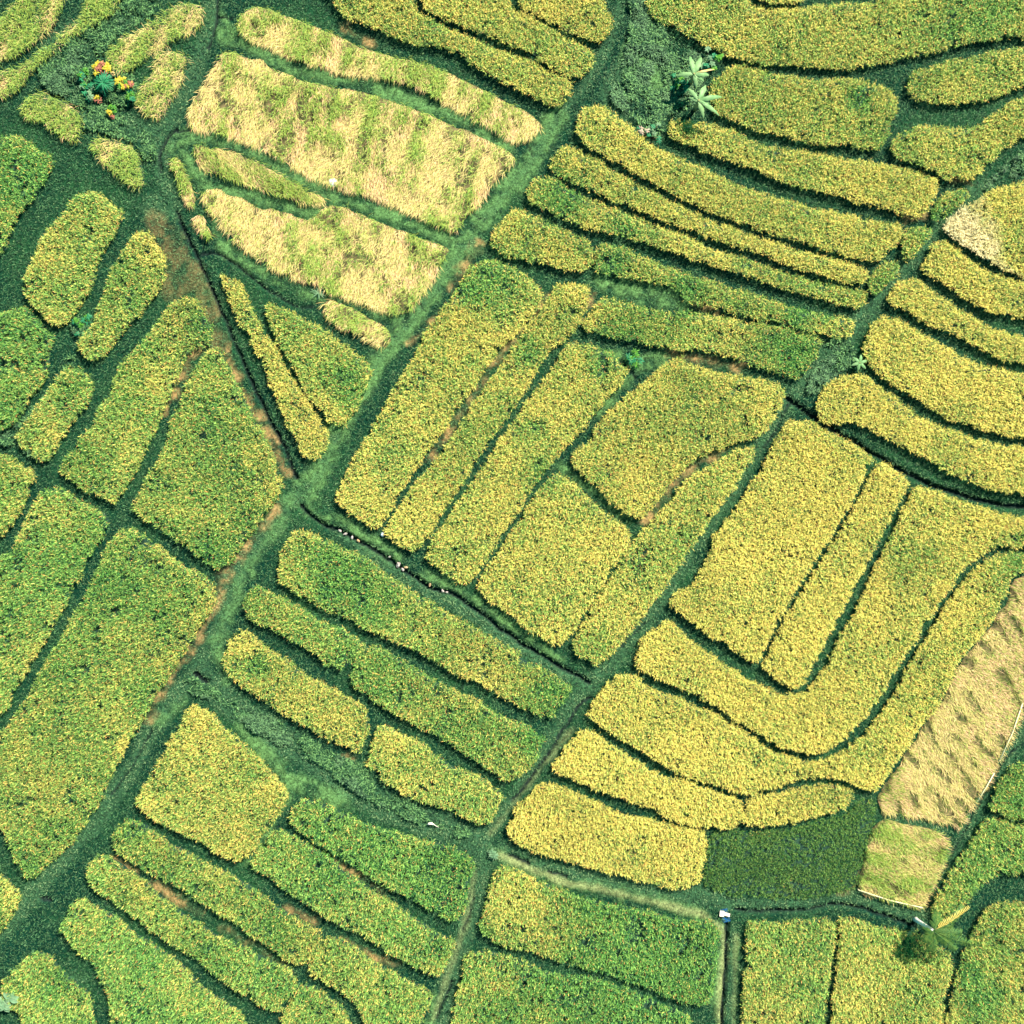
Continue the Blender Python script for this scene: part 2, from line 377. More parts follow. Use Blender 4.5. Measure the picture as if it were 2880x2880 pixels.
 ('r', .8, 'narrow golden rice tongue with rounded lower end, middle of the nested plots', 'F1130,690 1180,690 1250,740 1315,790 1290,880 1230,960 1190,1050 1140,1130 1090,1230 1040,1330 990,1430 930,1530 880,1630 820,1740 I780,0 745,70 700,110 640,90 560,40 F510,1790 550,1720 620,1590 690,1470 750,1360 820,1250 880,1150 950,1050 1010,940 1080,820'),
 ('r', .78, 'golden rice plot that wraps in a U around the narrow tongue plot', 'F1350,810 1450,850 1600,900 1720,940 1850,990 1960,1010 1960,1180 1880,1150 1780,1160 1700,1200 1620,1260 1560,1340 1500,1420 1450,1500 1390,1590 1330,1700 1270,1790 I1220,30 1160,150 1100,230 1020,330 940,400 850,460 760,475 660,440 540,390 420,320 300,240 180,160 60,100 -40,60 E1740,1870 1640,1810 1640,1740 1680,1640 1760,1600 1820,1550 F60,1610 150,1680 260,1760 370,1830 I430,50 540,110 620,145 690,145 750,125 810,50 F870,1780 920,1680 970,1580 1020,1490 1070,1390 1120,1290 1165,1190 1220,1080 1260,990 1310,900'),
 ('r', .75, 'golden rice plot, outermost U, with its lower edge against the lens plot', 'F1960,1210 1880,1180 1800,1190 1720,1230 1640,1300 1580,1380 1520,1460 1460,1560 1410,1650 1340,1760 1290,1840 I1270,70 1210,170 1140,270 1060,360 960,440 880,485 780,505 680,490 560,440 430,360 320,290 200,220 80,170 -20,130 H1760,130 1660,60 1590,10 1500,70 1440,130 1390,200 1380,270 1450,320 1550,380 1650,440 1750,500 1850,560 I60,580 200,620 330,660 430,690 520,665 640,630 760,600 860,590 960,610 1060,660 1130,680 1180,600 1230,530 1290,450 1350,360 1400,290 1460,220 1500,140 1550,60 F1570,1800 1640,1710 1700,1640 1760,1570 1800,1490 1840,1430 1850,1370 1890,1280 1960,1230'),
 ('r', .85, 'golden rice strip left of the lens shaped plot, beside the lower path', 'H1340,320 1400,340 1480,400 1580,460 1680,530 1790,580 1900,610 I100,610 250,660 400,710 410,760 400,830 330,870 200,865 80,850 -20,810 H1740,760 1620,730 1500,690 1380,640 1270,600 1190,560 1200,510 1260,430 1310,360'),
 ('r', .8, 'small lens shaped golden rice plot above the dark plot', 'I430,710 560,690 700,650 840,630 950,640 1010,680 990,740 930,780 800,810 680,840 540,865 430,860 395,840 420,780'),
 ('r', .88, 'brightest golden rice plot with rounded left end, left of the dark plot', 'H1150,620 1250,650 1350,690 1480,750 1600,800 1720,820 1830,850 I90,870 210,890 210,970 190,1080 170,1180 60,1200 0,1200 H1750,1180 1650,1160 1530,1120 1400,1090 1280,1050 1150,1020 1040,980 960,940 930,870 970,810 990,740 1050,710 1090,660'),
 ('r', .62, 'long yellow rice plot with dark green top, right beside the main diagonal path', 'B850,1410 950,1440 1040,1480 1110,1560 1140,1610 1080,1700 1010,1800 E930,40 840,160 750,300 650,430 570,560 500,650 430,740 370,830 320,920 260,1030 220,1050 130,1000 50,950 5,890 30,820 90,710 150,610 200,520 250,430 300,330 370,220 440,110 480,10 B540,1740 620,1640 680,1550 720,1470 790,1420'),
 ('r', .62, 'narrow yellow rice strip, second from the main diagonal path, centre', 'B1220,1540 1330,1540 1400,1560 1380,1640 1340,1740 1290,1820 E1200,60 1130,150 1060,260 990,370 910,490 830,600 750,710 680,830 600,940 550,1040 500,1120 440,1185 360,1150 270,1090 300,1010 370,910 430,830 500,740 570,650 640,560 720,430 800,310 880,200 970,70 B1060,1760 1130,1660 1180,1580'),
 ('r', .62, 'yellow rice strip with green top corner, third from the main diagonal path', 'E1290,40 1400,60 1500,90 1560,150 1600,200 1550,280 1480,360 1410,440 1340,530 1260,610 1180,700 1110,780 1050,880 970,1000 900,1110 840,1200 780,1290 730,1360 650,1340 560,1260 490,1210 530,1120 600,1020 660,920 740,820 810,720 880,610 950,510 1020,410 1100,300 1180,190 1230,100'),
 ('r', .66, 'nearly square yellow rice plot in the middle of the photo', 'E1210,750 1290,800 1370,870 1450,950 1530,1010 1600,1060 1610,1110 1560,1190 1500,1290 1440,1390 1370,1490 1320,1590 1270,1660 1210,1690 1100,1640 1000,1560 900,1480 820,1430 770,1370 820,1290 900,1180 960,1080 1030,970 1090,880 1150,800'),
 ('r', .66, 'wide yellow rice plot with a curved brown lower bank, right of centre', 'E1820,150 1900,130 F80,160 250,200 400,220 540,250 645,290 610,390 560,490 490,560 380,580 270,620 170,670 80,740 10,810 E1770,880 1720,960 1680,1000 1600,980 1530,920 1440,840 1350,770 1290,690 1300,640 1400,570 1440,480 1530,390 1620,310 1700,250 1760,190'),
 ('r', .55, 'pale dusty yellow-green rice strip along the left side of the wide grey-green path', 'F380,620 460,610 475,640 440,710 380,810 310,900 250,980 180,1080 110,1170 50,1270 E1816,1340 1780,1400 1700,1500 1630,1600 1560,1680 1500,1740 1430,1800 1350,1770 1290,1700 1330,1600 1400,1500 1450,1400 1520,1300 1580,1190 1650,1090 1700,1030 1780,970 1850,880 F60,820 150,750 260,680'),
 ('r', .62, 'yellow rice strip cut by the top edge, uppermost of three top-centre strips', 'B900,-20 1400,-20 1450,20 1500,60 1515,110 1490,180 1430,225 1380,210 1300,180 1200,130 1100,80 1000,30'),
 ('r', .62, 'yellow rice strip in the middle of the three top-centre strips', 'B400,-20 830,-20 950,40 1060,90 1150,140 1240,180 1300,220 1400,270 1410,310 1390,370 1330,420 1260,400 1180,360 1100,310 1050,270 950,240 860,200 760,160 650,120 560,80 470,40'),
 ('r', .6, 'yellow-green rice strip, lowest of the three top-centre strips, above the wide dark ditch', 'B-176,-20 330,-20 430,50 540,110 640,150 740,200 850,250 960,290 1060,320 1130,370 1200,400 1290,440 1290,490 1260,550 1210,580 1110,530 1000,480 880,420 780,360 680,290 580,240 460,240 340,200 230,150 120,110 20,70'),
 ('h', .5, 'long harvested strip of pale straw and green above the largest harvested plot', 'A1290,80 1380,20 1480,50 1560,80 1700,130 1800,170 B100,230 230,280 400,320 520,340 640,400 760,450 860,510 980,570 1080,620 1140,680 1060,740 1010,765 900,720 800,660 680,590 560,520 420,450 300,420 150,400 0,380 A1700,350 1560,290 1420,230 1300,170'),
 ('h', .7, 'largest harvested plot, pale combed straw, with the white sack on its lower edge', 'A1190,280 1260,270 1330,310 1420,310 1480,370 1560,400 1700,450 1850,470 B100,480 250,520 380,560 500,610 620,660 750,720 870,770 1000,850 970,890 920,940 850,1010 800,1090 740,1150 700,1220 660,1255 560,1220 450,1160 320,1110 200,1060 100,1040 A1850,1010 1780,990 1650,930 1540,870 1430,800 1300,760 1200,710 1060,700 1040,660 1030,610 1060,520 1120,440 1160,350'),
 ('h', .5, 'slim crescent harvested strip just below the white sack', 'A1040,780 1130,790 1230,810 1320,840 1420,890 1520,950 1620,1000 1700,1040 1760,1070 1750,1115 1660,1100 1560,1070 1450,1040 1350,1000 1250,970 1160,940 1060,880'),
 ('h', .6, 'very narrow straw strip standing alone left of the crescent strip', 'A930,850 970,850 1000,920 1030,980 1040,1040 1070,1070 1050,1130 1000,1080 980,1010 950,930'),
 ('h', .65, 'tiny straw patch at the lower tip of the very narrow straw strip', 'A1040,1170 1080,1150 1120,1200 1155,1270 1120,1290 1080,1240'),
 ('h', .65, 'fin shaped harvested plot, tangled straw, below the largest harvested plot', 'A1090,1020 1180,1010 1240,1060 1320,1070 1400,1130 1500,1130 1620,1170 1700,1190 1770,1110 1880,1120 B120,1150 220,1190 350,1240 480,1290 560,1320 630,1340 600,1400 560,1480 510,1550 450,1640 390,1715 300,1700 200,1650 100,1620 0,1590 A1700,1530 1560,1490 1430,1420 1330,1350 1240,1270 1180,1190 1110,1100'),
 ('h', .5, 'small harvested straw patch at the lower corner of the fin shaped plot', 'A1740,1640 1800,1620 1860,1650 B120,1680 200,1730 310,1790 310,1850 270,1890 180,1840 90,1790 0,1750 A1760,1690'),
 ('r', .7, 'long narrow yellow rice sliver beside the dark trench, left of the triangular plot', 'A1190,1470 1250,1490 1320,1550 1370,1680 1430,1800 D1490,50 1550,160 1620,280 1700,400 1760,480 1800,570 1750,650 1690,695 1630,640 1580,540 1520,400 1460,270 1410,130 1340,10 A1300,1760 1240,1620'),
 ('r', .48, 'triangular green rice plot with yellow lower tip, left of the main diagonal path', 'A1420,1630 1500,1640 1600,1690 1720,1760 1850,1850 D1932,90 E160,120 215,200 190,280 150,360 100,450 50,500 0,510 D1780,480 1700,380 1630,270 1570,160 1510,50 A1450,1720'),
 ('r', .66, 'long yellow rice row, second below the bananas, with the flowering bush at its top', 'B1390,560 1470,570 1560,640 1640,700 1740,790 1830,830 C100,870 250,940 400,1010 550,1060 700,1100 900,1150 1050,1180 1200,1210 1270,1230 1250,1300 1200,1370 1130,1420 1000,1400 850,1350 650,1290 450,1230 250,1150 100,1080 0,1030 B1700,980 1580,900 1450,830 1350,760 1310,710 1330,620'),
 ('r', .6, 'long yellow-green rice row starting just below the two bananas', 'C20,640 120,650 250,680 370,710 480,780 620,800 800,830 950,860 1100,870 1230,900 1360,930 1480,970 1450,1080 1390,1180 1270,1160 1100,1110 900,1050 700,1010 500,930 300,850 150,800 30,750 B1810,720'),
 ('r', .6, 'long slim yellow rice row, third below the bananas', 'B1230,790 1300,790 1400,850 1520,930 1650,1000 1780,1070 1900,1130 C200,1180 400,1260 600,1320 800,1380 1000,1430 1090,1470 1085,1530 1000,1540 850,1500 650,1430 450,1360 250,1290 80,1230 0,1200 B1700,1160 1550,1100 1400,1040 1250,970 1170,920 1180,860'),
 ('r', .52, 'long slim rice row with a weedy dark green left end', 'B1070,970 1170,960 1260,1010 1380,1080 1500,1120 1600,1170 1750,1220 C150,1310 300,1370 500,1430 700,1500 900,1555 1080,1580 1090,1620 1040,1680 850,1620 650,1570 450,1510 250,1430 100,1390 0,1360 B1750,1330 1620,1290 1500,1260 1380,1250 1250,1190 1150,1130 1040,1090'),
 ('r', .5, 'short stubby rice plot beside the main diagonal path, below the weedy-ended row', 'B980,1130 1050,1150 1150,1190 1250,1250 1350,1300 1410,1330 1410,1420 1340,1475 1240,1460 1120,1430 1010,1400 920,1390 840,1310 880,1230 940,1170'),
 ('r', .5, 'long thin rice row above the grassy wedge, dark blotch near its right end', 'B1450,1320 1530,1330 1640,1370 1750,1430 1850,1470 C100,1490 250,1530 400,1580 600,1640 800,1700 1020,1730 1010,1790 960,1840 900,1830 750,1790 550,1740 350,1690 200,1660 100,1640 B1900,1600 1800,1540 1640,1520 1500,1490 1410,1470 1420,1400'),
 ('r', .45, 'wavy rice row below the grassy wedge, green at both ends', 'B1450,1610 1530,1620 1640,1660 1750,1690 1850,1690 C100,1680 250,1710 400,1740 550,1770 700,1800 F840,24 820,100 760,200 700,245 600,210 450,160 300,110 150,80 E1750,60 1650,40 1550,20 1450,0 B1360,1790 1370,1720 1420,1680'),
 ('r', .56, 'very wide curved rice band along the top right edge', 'B1680,-20 1690,50 1780,110 1880,160 C100,180 200,240 300,280 400,320 520,350 650,345 800,360 950,365 1100,355 1200,330 1330,290 1450,270 1600,240 1750,210 1960,170 1960,-20 1200,-20 1180,5 1000,10 850,20 700,45 550,45 430,30 330,-20'),
 ('r', .5, 'thin sliver of rice above the top ditch at the top right edge', 'C380,-20 480,8 620,14 750,3 800,-20'),
 ('r', .5, 'small boat shaped rice plot at the right edge near the top', 'C1960,240 1850,260 1700,300 1550,330 1400,360 1320,380 1310,440 1300,510 1400,540 1520,560 1650,555 1780,530 1860,480 1960,380'),
 ('r', .52, 'broad brick shaped rice plot immediately right of the two bananas', 'C360,340 450,370 560,400 700,410 800,430 930,420 1050,430 1180,460 1240,520 1240,600 1210,700 1170,790 1140,815 1000,790 850,780 700,760 560,720 430,680 300,630 230,580 230,460 290,400'),
 ('r', .5, 'crescent rice plot at the right edge below the boat shaped plot', 'C1960,460 1880,530 1780,620 1700,670 1600,690 1500,680 1370,680 1300,700 1240,740 1220,800 1240,850 1350,880 1430,910 1500,960 1600,970 1680,950 1750,880 1830,810 1900,740 1960,680'),
 ('r', .25, 'tiny weedy green patch, top one of three beside the right-hand path', 'C1560,1020 1630,1030 1650,1050 1600,1100 1520,1160 1470,1200 1440,1190 1440,1130 1490,1070'),
 ('r', .4, 'tiny triangular rice patch, middle one of three beside the right-hand path', 'C1330,1230 1400,1220 1440,1250 1410,1300 1350,1370 1310,1410 1280,1400 1270,1330 1290,1270'),
 ('r', .35, 'tiny wedge of rice, lowest of three beside the right-hand path', 'C1180,1410 1230,1410 1260,1450 1240,1500 1170,1570 1110,1600 1090,1570 1120,1490'),
 ('r', .78, 'flattened golden plot at the right edge with a pale bleached corner', 'C1960,950 1850,990 1740,1040 1680,1090 1600,1130 1500,1200 1510,1270 1600,1320 1700,1390 1820,1470 1960,1570'),
 ('r', .66, 'yellow rice strip at the right edge just below the bleached-corner plot', 'C1450,1310 1520,1310 1620,1400 1750,1490 1960,1610 1960,1800 1800,1710 1650,1640 1500,1530 1400,1480 1390,1440 1430,1350'),
 ('r', .75, 'narrow golden rice strip at the right edge, second below the bleached-corner plot', 'C1260,1510 1350,1510 1430,1570 1550,1650 1680,1740 1800,1800 F1960,50 1960,205 1850,150 1700,80 1600,20 C1500,1800 1380,1740 1270,1670 1190,1650 1190,1600'),
 ('r', .8, 'broad golden rice plot at the right edge, right of the small banana seedling', 'C1150,1720 1220,1710 1330,1780 F1480,40 1600,110 1750,180 1960,260 1960,590 1850,560 1700,510 1600,480 1480,440 1380,360 1250,290 1160,220 1100,170 1050,100 1080,10 C1090,1770'),
 ('r', .75, 'tapering golden rice plot with notched left end, above the water ditch', 'F960,210 1050,210 1120,260 1220,330 1320,400 1420,470 1520,510 1650,560 1780,600 1960,640 1960,900 1850,870 1700,820 1550,760 1400,680 1260,600 1150,550 1060,500 980,470 920,480 870,490 810,440 800,350 850,290 900,250'),
]
CANOPY = dict(r=.62, h=.32, g=.42, d=.3)
polys = []
for kd, rp, lb, s in PLOTS:
    p = chaikin(pts(s), 2)
    polys.append(W(p, CANOPY[kd]))

# ------------------------------------------------------------------ bunds, banks, ditches
def line(s, z=0): return W(chaikin(pts(s), 2, closed=False), z)
BRIGHT = [  # mown bright grass: (line, half width m)
 ('B1200,640 1060,900 900,1080 760,1270 620,1450 480,1650 340,1830 E200,200 60,440 D1720,800 1600,900', .62),
 ('D1600,900 1450,1120 1350,1280 1270,1420 1190,1640 1170,1770 1250,1870', .32),
 ('D1620,900 1720,990 E20,1010 200,1130 350,1230', .4), ('E500,1310 700,1400 900,1530 1100,1680 1200,1760', .3),
 ('H850,980 1000,1060 1150,1120 1300,1170 1500,1210 1700,1250 1932,1310 I200,1350 280,1400 290,1600 280,1750 260,1960', .26),
 ('A940,780 1060,740 1180,750 1350,810 1500,880 1650,960 1800,1060 B120,1110 300,1170 450,1230 620,1300', .42),
 ('A1250,870 1050,950', .3), ('A1000,830 1060,950 1150,1060', .35), ('A1220,1040 1400,1080 1600,1140 1740,1160', .28),
 ('A1170,1200 1200,1330 1290,1400 1450,1500 1600,1570 1800,1640', .34), ('B0,1620 150,1660 340,1740', .25),
 ('A1290,200 1500,330 1700,390 1900,430 B200,460 400,530 560,600 750,680 960,800', .42),
 ('G1320,300 1400,400 1500,520 1600,620 1750,660 1880,740', .45), ('D1990,1780 2000,1880', .3), ('B1450,1540 1600,1570 1750,1610 1900,1630', .5),
 ('G1580,700 1500,820 1400,960 1340,1070', .16), ('G850,300 950,230 1000,190', .2),
 ('D2020,1500 2100,1560 2180,1610', .2), ('A1170,100 1230,200', .55), ('B1600,300 1700,380 1750,500', .6),
 ('E1350,120 1700,160 1800,120', .35), ('E1600,230 1450,420', .2), ('E1230,720 1400,830 1600,1010', .16),
 ('H540,1780 500,1960', .2), ('I380,1500 370,1700 360,1960', .1),
]
GREY = [  # rougher grey-green weeds
 ('B1600,-40 1540,120 1500,230 1400,420 1280,560 1150,740 1060,900 900,1080 780,1250 640,1440 500,1640 370,1810 E200,200 60,440 D1720,820 1600,900', .22),
 ('A1150,-20 1150,150 1110,260 1040,420 960,600 900,720 860,850 880,960 950,1100', .42),
 ('D1600,880 1500,1020 1400,1150 1290,1290 1240,1420 1170,1650 1110,1780 G1020,60 940,180 850,300 740,500 620,680 520,830 400,950 250,1130 140,1260 0,1440 -20,1460', .5),
 ('G1100,60 1250,180 1400,300 1550,400 1700,480 1850,600 H100,640 250,740 450,820 650,880 820,960', .75),
 ('C1700,1000 1560,1120 1430,1260 1250,1480 1080,1700 F900,80 780,230 670,350 580,480 500,600 380,790 240,990 120,1160 20,1330 E1760,1480 1600,1680 1420,1860 H1290,200 1150,440 980,700 860,860 820,1020 760,1280 700,1500 620,1700 560,1960', .42),
 ('E40,1090 200,1190 400,1330 600,1430 800,1560 1000,1700 1200,1830 1380,1910', .4),
 ('H900,990 1100,1080 1300,1120 1500,1160 1700,1200 1932,1230 I180,1240 400,1270 600,1290 800,1270 1000,1240 1200,1290 1380,1330', .5),
 ('I1932,330 1830,500 1740,650 1600,900 1480,1120 1390,1310', .25), ('I1180,800 1350,820 1500,880', .25),
 ('A300,300 330,250 400,200 500,150 560,100 700,60', .9), ('A500,650 640,700 780,700 880,780', .7), ('A850,1100 780,1130 950,1150', .45),
 ('B1500,650 1650,720', .7), ('B1700,150 1500,500', .6), ('G20,1760 300,1640 450,1700', .3),
 ('I320,1400 340,1932', .35),
]
BROWN = [  # bare dirt and dry grass
 ('D1230,60 1270,200 1360,360 1440,520 1500,640 1560,760', .17), ('D1500,950 1400,1080 1300,1200 1220,1310', .2),
 ('D1200,1400 1140,1540 1060,1680 960,1820 G860,160 810,270', .15), ('D1060,80 980,230 900,410', .17),
 ('B780,1320 720,1440 640,1560', .2), ('B560,1700 500,1790 E410,50', .14), ('B1150,1620 1050,1760 E900,110 760,310 620,530 500,690', .12),
 ('G620,1030 720,1100', .16), ('G820,1170 950,1250 1080,1330', .14), ('G1220,1410 1400,1520 1560,1630', .13), ('H0,1060 140,1140 280,1210', .13),
 ('G1560,1310 1700,1380', .14), ('H60,1480 200,1560 330,1620', .13), ('F0,90 180,140 400,180', .16), ('F-40,900 80,750 200,680 320,620', .13),
 ('B1420,1600 1350,1710', .16), ('I960,1180 1000,1140', .3), ('C1290,1190 1390,1190', .15), ('C1560,975 1640,990', .15), ('H60,490 100,530', .2),
 ('A880,1300 960,1420 940,1550', .75), ('D1150,0 1200,60', .45), ('B60,150 190,240', .12), ('E1690,1010 1780,900', .14), ('C150,1650 260,1700', .15),
 ('A850,1200 1050,1500 1150,1700', .5), ('D150,60 60,400', .0),
]
PALE = [  # dry pale grass on the narrow dyke
 ('H900,1010 1080,1090 1250,1160 1450,1200 1700,1260 1932,1320 I180,1330 270,1400 305,1450 300,1600 285,1750 265,1960', .17),
 ('I370,1450 360,1700 345,1960', .10), ('H850,900 1000,700 1180,470 1290,330', .12), ('H760,1100 740,1300 640,1600 540,1900', .12)]
DITCH = [  # narrow trenches: (line, half width, depth)
 ('A1180,-20 1180,70 1160,180 1130,260', .09, .25), ('A960,700 900,760 860,850 870,940', .09, .25),
 ('A960,1150 990,1230 1060,1370 1110,1480 1180,1640 1250,1800 D1290,80 1370,270 1460,450 1540,600 1610,780', .11, .3),
 ('A1090,1380 1180,1370 1300,1450 1420,1550 1560,1640 1660,1680 1740,1650', .08, .2), ('A960,720 1060,700', .06, .15),
 ('D1640,930 1700,1000 E-40,1040 60,1080 160,1140 280,1210 360,1270 440,1320 520,1380 620,1400 720,1460 850,1560 1000,1670 1180,1780 1380,1890', .13, .3),
 ('F650,350 760,430 880,510 1020,590 1150,670 1280,750 1450,830 1650,890 1800,930 1960,950', .14, .35),
 ('F650,380 600,490 520,620', .07, .2), ('H1390,160 1330,200 1260,310 1170,450 1060,610 960,720', .09, .25), ('E1560,1700 1700,1560', .06, .15),
 ('I370,1310 480,1320 620,1315 760,1310 900,1280 1020,1290 1130,1330 1250,1370 1340,1400', .10, .3),
 ('I318,1380 320,1480 310,1650 300,1800 285,1960', .11, .35), ('I1960,280 1860,430 1760,610 1640,820 1520,1040 1400,1290', .06, .2),
 ('H950,1010 1060,1060', .12, .2), ('H1160,1100 1260,1130', .1, .2), ('H640,1700 600,1800 560,1900', .07, .25), ('H760,1250 700,1430', .05, .15),
 ('G830,330 770,430 690,580 600,690', .06, .2), ('B1040,770 1080,850', .05, .12), ('B745,1150 790,1190', .05, .12), ('B450,1640 490,1680', .05, .12),
 ('B200,1930 330,1780 430,1700', .03, .1), ('G1060,30 1120,70', .15, .25), ('G1480,880 1520,860', .05, .15), ('I1560,1330 1620,1250', .18, .25),
 ('E1560,150 1660,260', .06, .2), ('G235,1250 270,1260', .14, .2), ('A1180,90 1280,105', .06, .2),
]
# ground as one sheet: fine in the middle, coarse to the horizon
R0, STEP = 34.0, 0.11
nx = int(2 * R0 / STEP) + 1
ax = np.linspace(-R0, R0, nx)
far = np.array([38, 44, 54, 70, 100, 160, 300, 700, 1600.])
ax = np.concatenate([-far[::-1], ax, far])
GX, GY = np.meshgrid(ax, ax, indexing='xy')
GP = np.stack([GX.ravel(), GY.ravel()], -1)
N = len(GP)
core = (np.abs(GP[:, 0]) <= R0 + .1) & (np.abs(GP[:, 1]) <= R0 + .1)

def near_mask(L, hw):
    """distance of every ground vertex to a polyline, only computed near it"""
    lo = L.min(0) - hw - 1.2; hi = L.max(0) + hw + 1.2
    idx = np.where((GP[:, 0] > lo[0]) & (GP[:, 0] < hi[0]) & (GP[:, 1] > lo[1]) & (GP[:, 1] < hi[1]) & core)[0]
    return idx, seg_dist(GP[idx], L)

z = np.zeros(N)
gx, gy = GP[:, 0], GP[:, 1]
z += (fbm(gx, gy, 1.3) - .5) * .10 * core
wob = (fbm(gx, gy, .6, 9, 3) - .5) * .5      # ragged zone edges
patch = fbm(gx, gy, 3.0, 3, 8)
col = np.empty((N, 3))
DARK = np.array([.004, .026, .016]); DARK2 = np.array([.012, .050, .020])  # base ground tone, darkened to hold the shade between plots
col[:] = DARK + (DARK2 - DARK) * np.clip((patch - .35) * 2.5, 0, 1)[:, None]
zone = np.zeros(N, np.int8)
Zb = np.zeros(N); Zg = np.zeros(N); Zd = np.zeros(N); Zt = np.zeros(N); Zp = np.zeros(N)
for s, hw in BRIGHT:
    L = line(s); i, d = near_mask(L, hw)
    Zb[i] = np.maximum(Zb[i], np.clip((hw - d + wob[i] * 2.0) / .45 + .5, 0, 1))
for s, hw in GREY:
    L = line(s); i, d = near_mask(L, hw)
    Zg[i] = np.maximum(Zg[i], np.clip((hw - d + wob[i] * 1.4) / .3 + .5, 0, 1))
for s, hw in BROWN:
    if hw <= 0: continue
    L = line(s); i, d = near_mask(L, hw)
    Zd[i] = np.maximum(Zd[i], np.clip((hw * 1.25 - d + wob[i] * 1.8) / .35 + .5, 0, 1) * np.clip((fbm(gx[i], gy[i], .45, 7, 7) - .30) * 4, .1, 1) * (.8 if hw < .4 else .30))
for s, hw, dp in DITCH:
    L = line(s); L = L + (rng.random(L.shape) - .5) * .10; i, d = near_mask(L, hw)
    k = np.clip((hw - d + wob[i] * .12) / .10 + .5, 0, 1)
    Zt[i] = np.maximum(Zt[i], k)
    z[i] = np.minimum(z[i], z[i] * (1 - k) + (-dp) * k)
for s, hw in PALE:
    L = line(s); i, d = near_mask(L, hw)
    Zp[i] = np.maximum(Zp[i], np.clip((hw - d + wob[i] * .8) / .25 + .5, 0, 1) * (.9 if hw > .15 else .5))
Zb *= np.clip((fbm(gx, gy, .5, 21, 4) - .22) * 4, .15, 1)
CB = np.array([.080, .165, .055]); CG = np.array([.035, .090, .042]); CD = np.array([.30, .19, .08])
mixc = lambda c, t, k: c * (1 - k[:, None]) + t * k[:, None]
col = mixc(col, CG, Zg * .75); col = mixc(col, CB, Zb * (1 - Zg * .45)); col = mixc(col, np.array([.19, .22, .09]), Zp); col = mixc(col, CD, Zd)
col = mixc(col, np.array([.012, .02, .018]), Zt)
z += .07 * Zb * core
verts = np.stack([gx, gy, z], -1)
n_ = len(ax)
ii = (np.arange(n_ - 1)[:, None] * n_ + np.arange(n_ - 1)[None, :]).ravel()
faces = np.stack([ii, ii + 1, ii + 1 + n_, ii + n_], -1)
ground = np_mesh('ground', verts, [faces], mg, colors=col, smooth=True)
tag(ground, kind='structure')

def grid_at(P, A):
    """sample a ground-grid field at points (core only)"""
    o = len(far)
    i = np.clip(np.round((P[:, 0] + R0) / STEP).astype(int), 0, nx - 1) + o
    j = np.clip(np.round((P[:, 1] + R0) / STEP).astype(int), 0, nx - 1) + o
    return A[j * n_ + i]

# ------------------------------------------------------------------ blades
def blades(x, y, zb, az, length, up, droop, width, colb, colt, lift=None):
    """one arching blade per entry: root, shoulder, tip. returns verts, quads, tris, colours"""
    n = len(x)
    dx, dy = np.cos(az), np.sin(az)
    sx, sy = -dy, dx
    h = width * .5
    P0 = np.stack([x, y, zb], -1)
    P1 = P0 + np.stack([dx * length * .42, dy * length * .42, up], -1)
    P2 = P0 + np.stack([dx * length, dy * length, up - droop], -1)
    S = np.stack([sx * h, sy * h, np.zeros(n)], -1)
    V = np.stack([P0 - S * .6, P0 + S * .6, P1 + S, P1 - S, P2], 1).reshape(-1, 3)
    b = np.arange(n) * 5
    Q = np.stack([b, b + 1, b + 2, b + 3], -1); T = np.stack([b + 3, b + 2, b + 4], -1)
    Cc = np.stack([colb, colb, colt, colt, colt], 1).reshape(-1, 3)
    return V, Q, T, Cc

def scatter(poly, dens, jitter_edge=.0):
    lo, hi = poly.min(0), poly.max(0)
    s = 1 / math.sqrt(dens)
    X, Y = np.meshgrid(np.arange(lo[0], hi[0], s), np.arange(lo[1], hi[1], s))
    P = np.stack([X.ravel(), Y.ravel()], -1) + (rng.random((X.size, 2)) - .5) * s * .95
    m = (np.abs(P[:, 0]) < 31.5) & (np.abs(P[:, 1]) < 31.5)
    P = P[m]
    return P[inside(P, poly)]

C3 = lambda *c: np.array(c, float)
GREENS = [C3(.14, .36, .070), C3(.33, .54, .12), C3(.030, .14, .050)]
YELLOW = [C3(.88, .68, .17), C3(.76, .68, .17), C3(.88, .56, .16)]
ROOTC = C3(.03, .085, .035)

def extra_ripeness(ix, P):
    return 0
# hand-placed deep green patches: centre, radius m, strength
PATCH = [('H560,1150', 2.0, .75), ('H1700,1500', 5.0, .35), ('B930,1530', 2.4, .6), ('B1250,1080', 1.7, .7), ('C1050,530', 1.0, .55), ('E1500,100', 1.6, .5),
         ('B1560,1230', 1.2, .5), ('B740,1590', .7, .6), ('C700,1700', .9, .5), ('C860,1700', .6, .6), ('I1700,1800', 1.6, .5), ('I1640,1650', .8, .5),
         ('F1870,1230', 1.8, .6), ('E60,260', 1.5, .45), ('B560,90', .9, .3), ('E-60,1260', 2.0, .4), ('E130,1430', 2.2, .4), ('E1060,100', 1.0, .4), ('E1120,800', 1.2, .4),
         ('H1200,160', 1.6, .5), ('H1100,380', 1.4, .4), ('E1120,560', 1.6, .35), ('F700,100', 1.5, .5), ('C1600,100', 3.2, .25), ('C100,1600', 1.3, .4),
         ('F1280,1100', 2.5, .2), ('G1900,980', 2.5, .3), ('H1500,1850', 3.5, .35), ('A120,900', 2.2, .35), ('D1400,1800', 0.8, .4), ('B1500,1430', 1.2, .4), ('E290,700', 1.2, .4)]
PC = []
for s, r, k in PATCH:
    PC.append((W(pts(s, False), .62)[0], r, k))
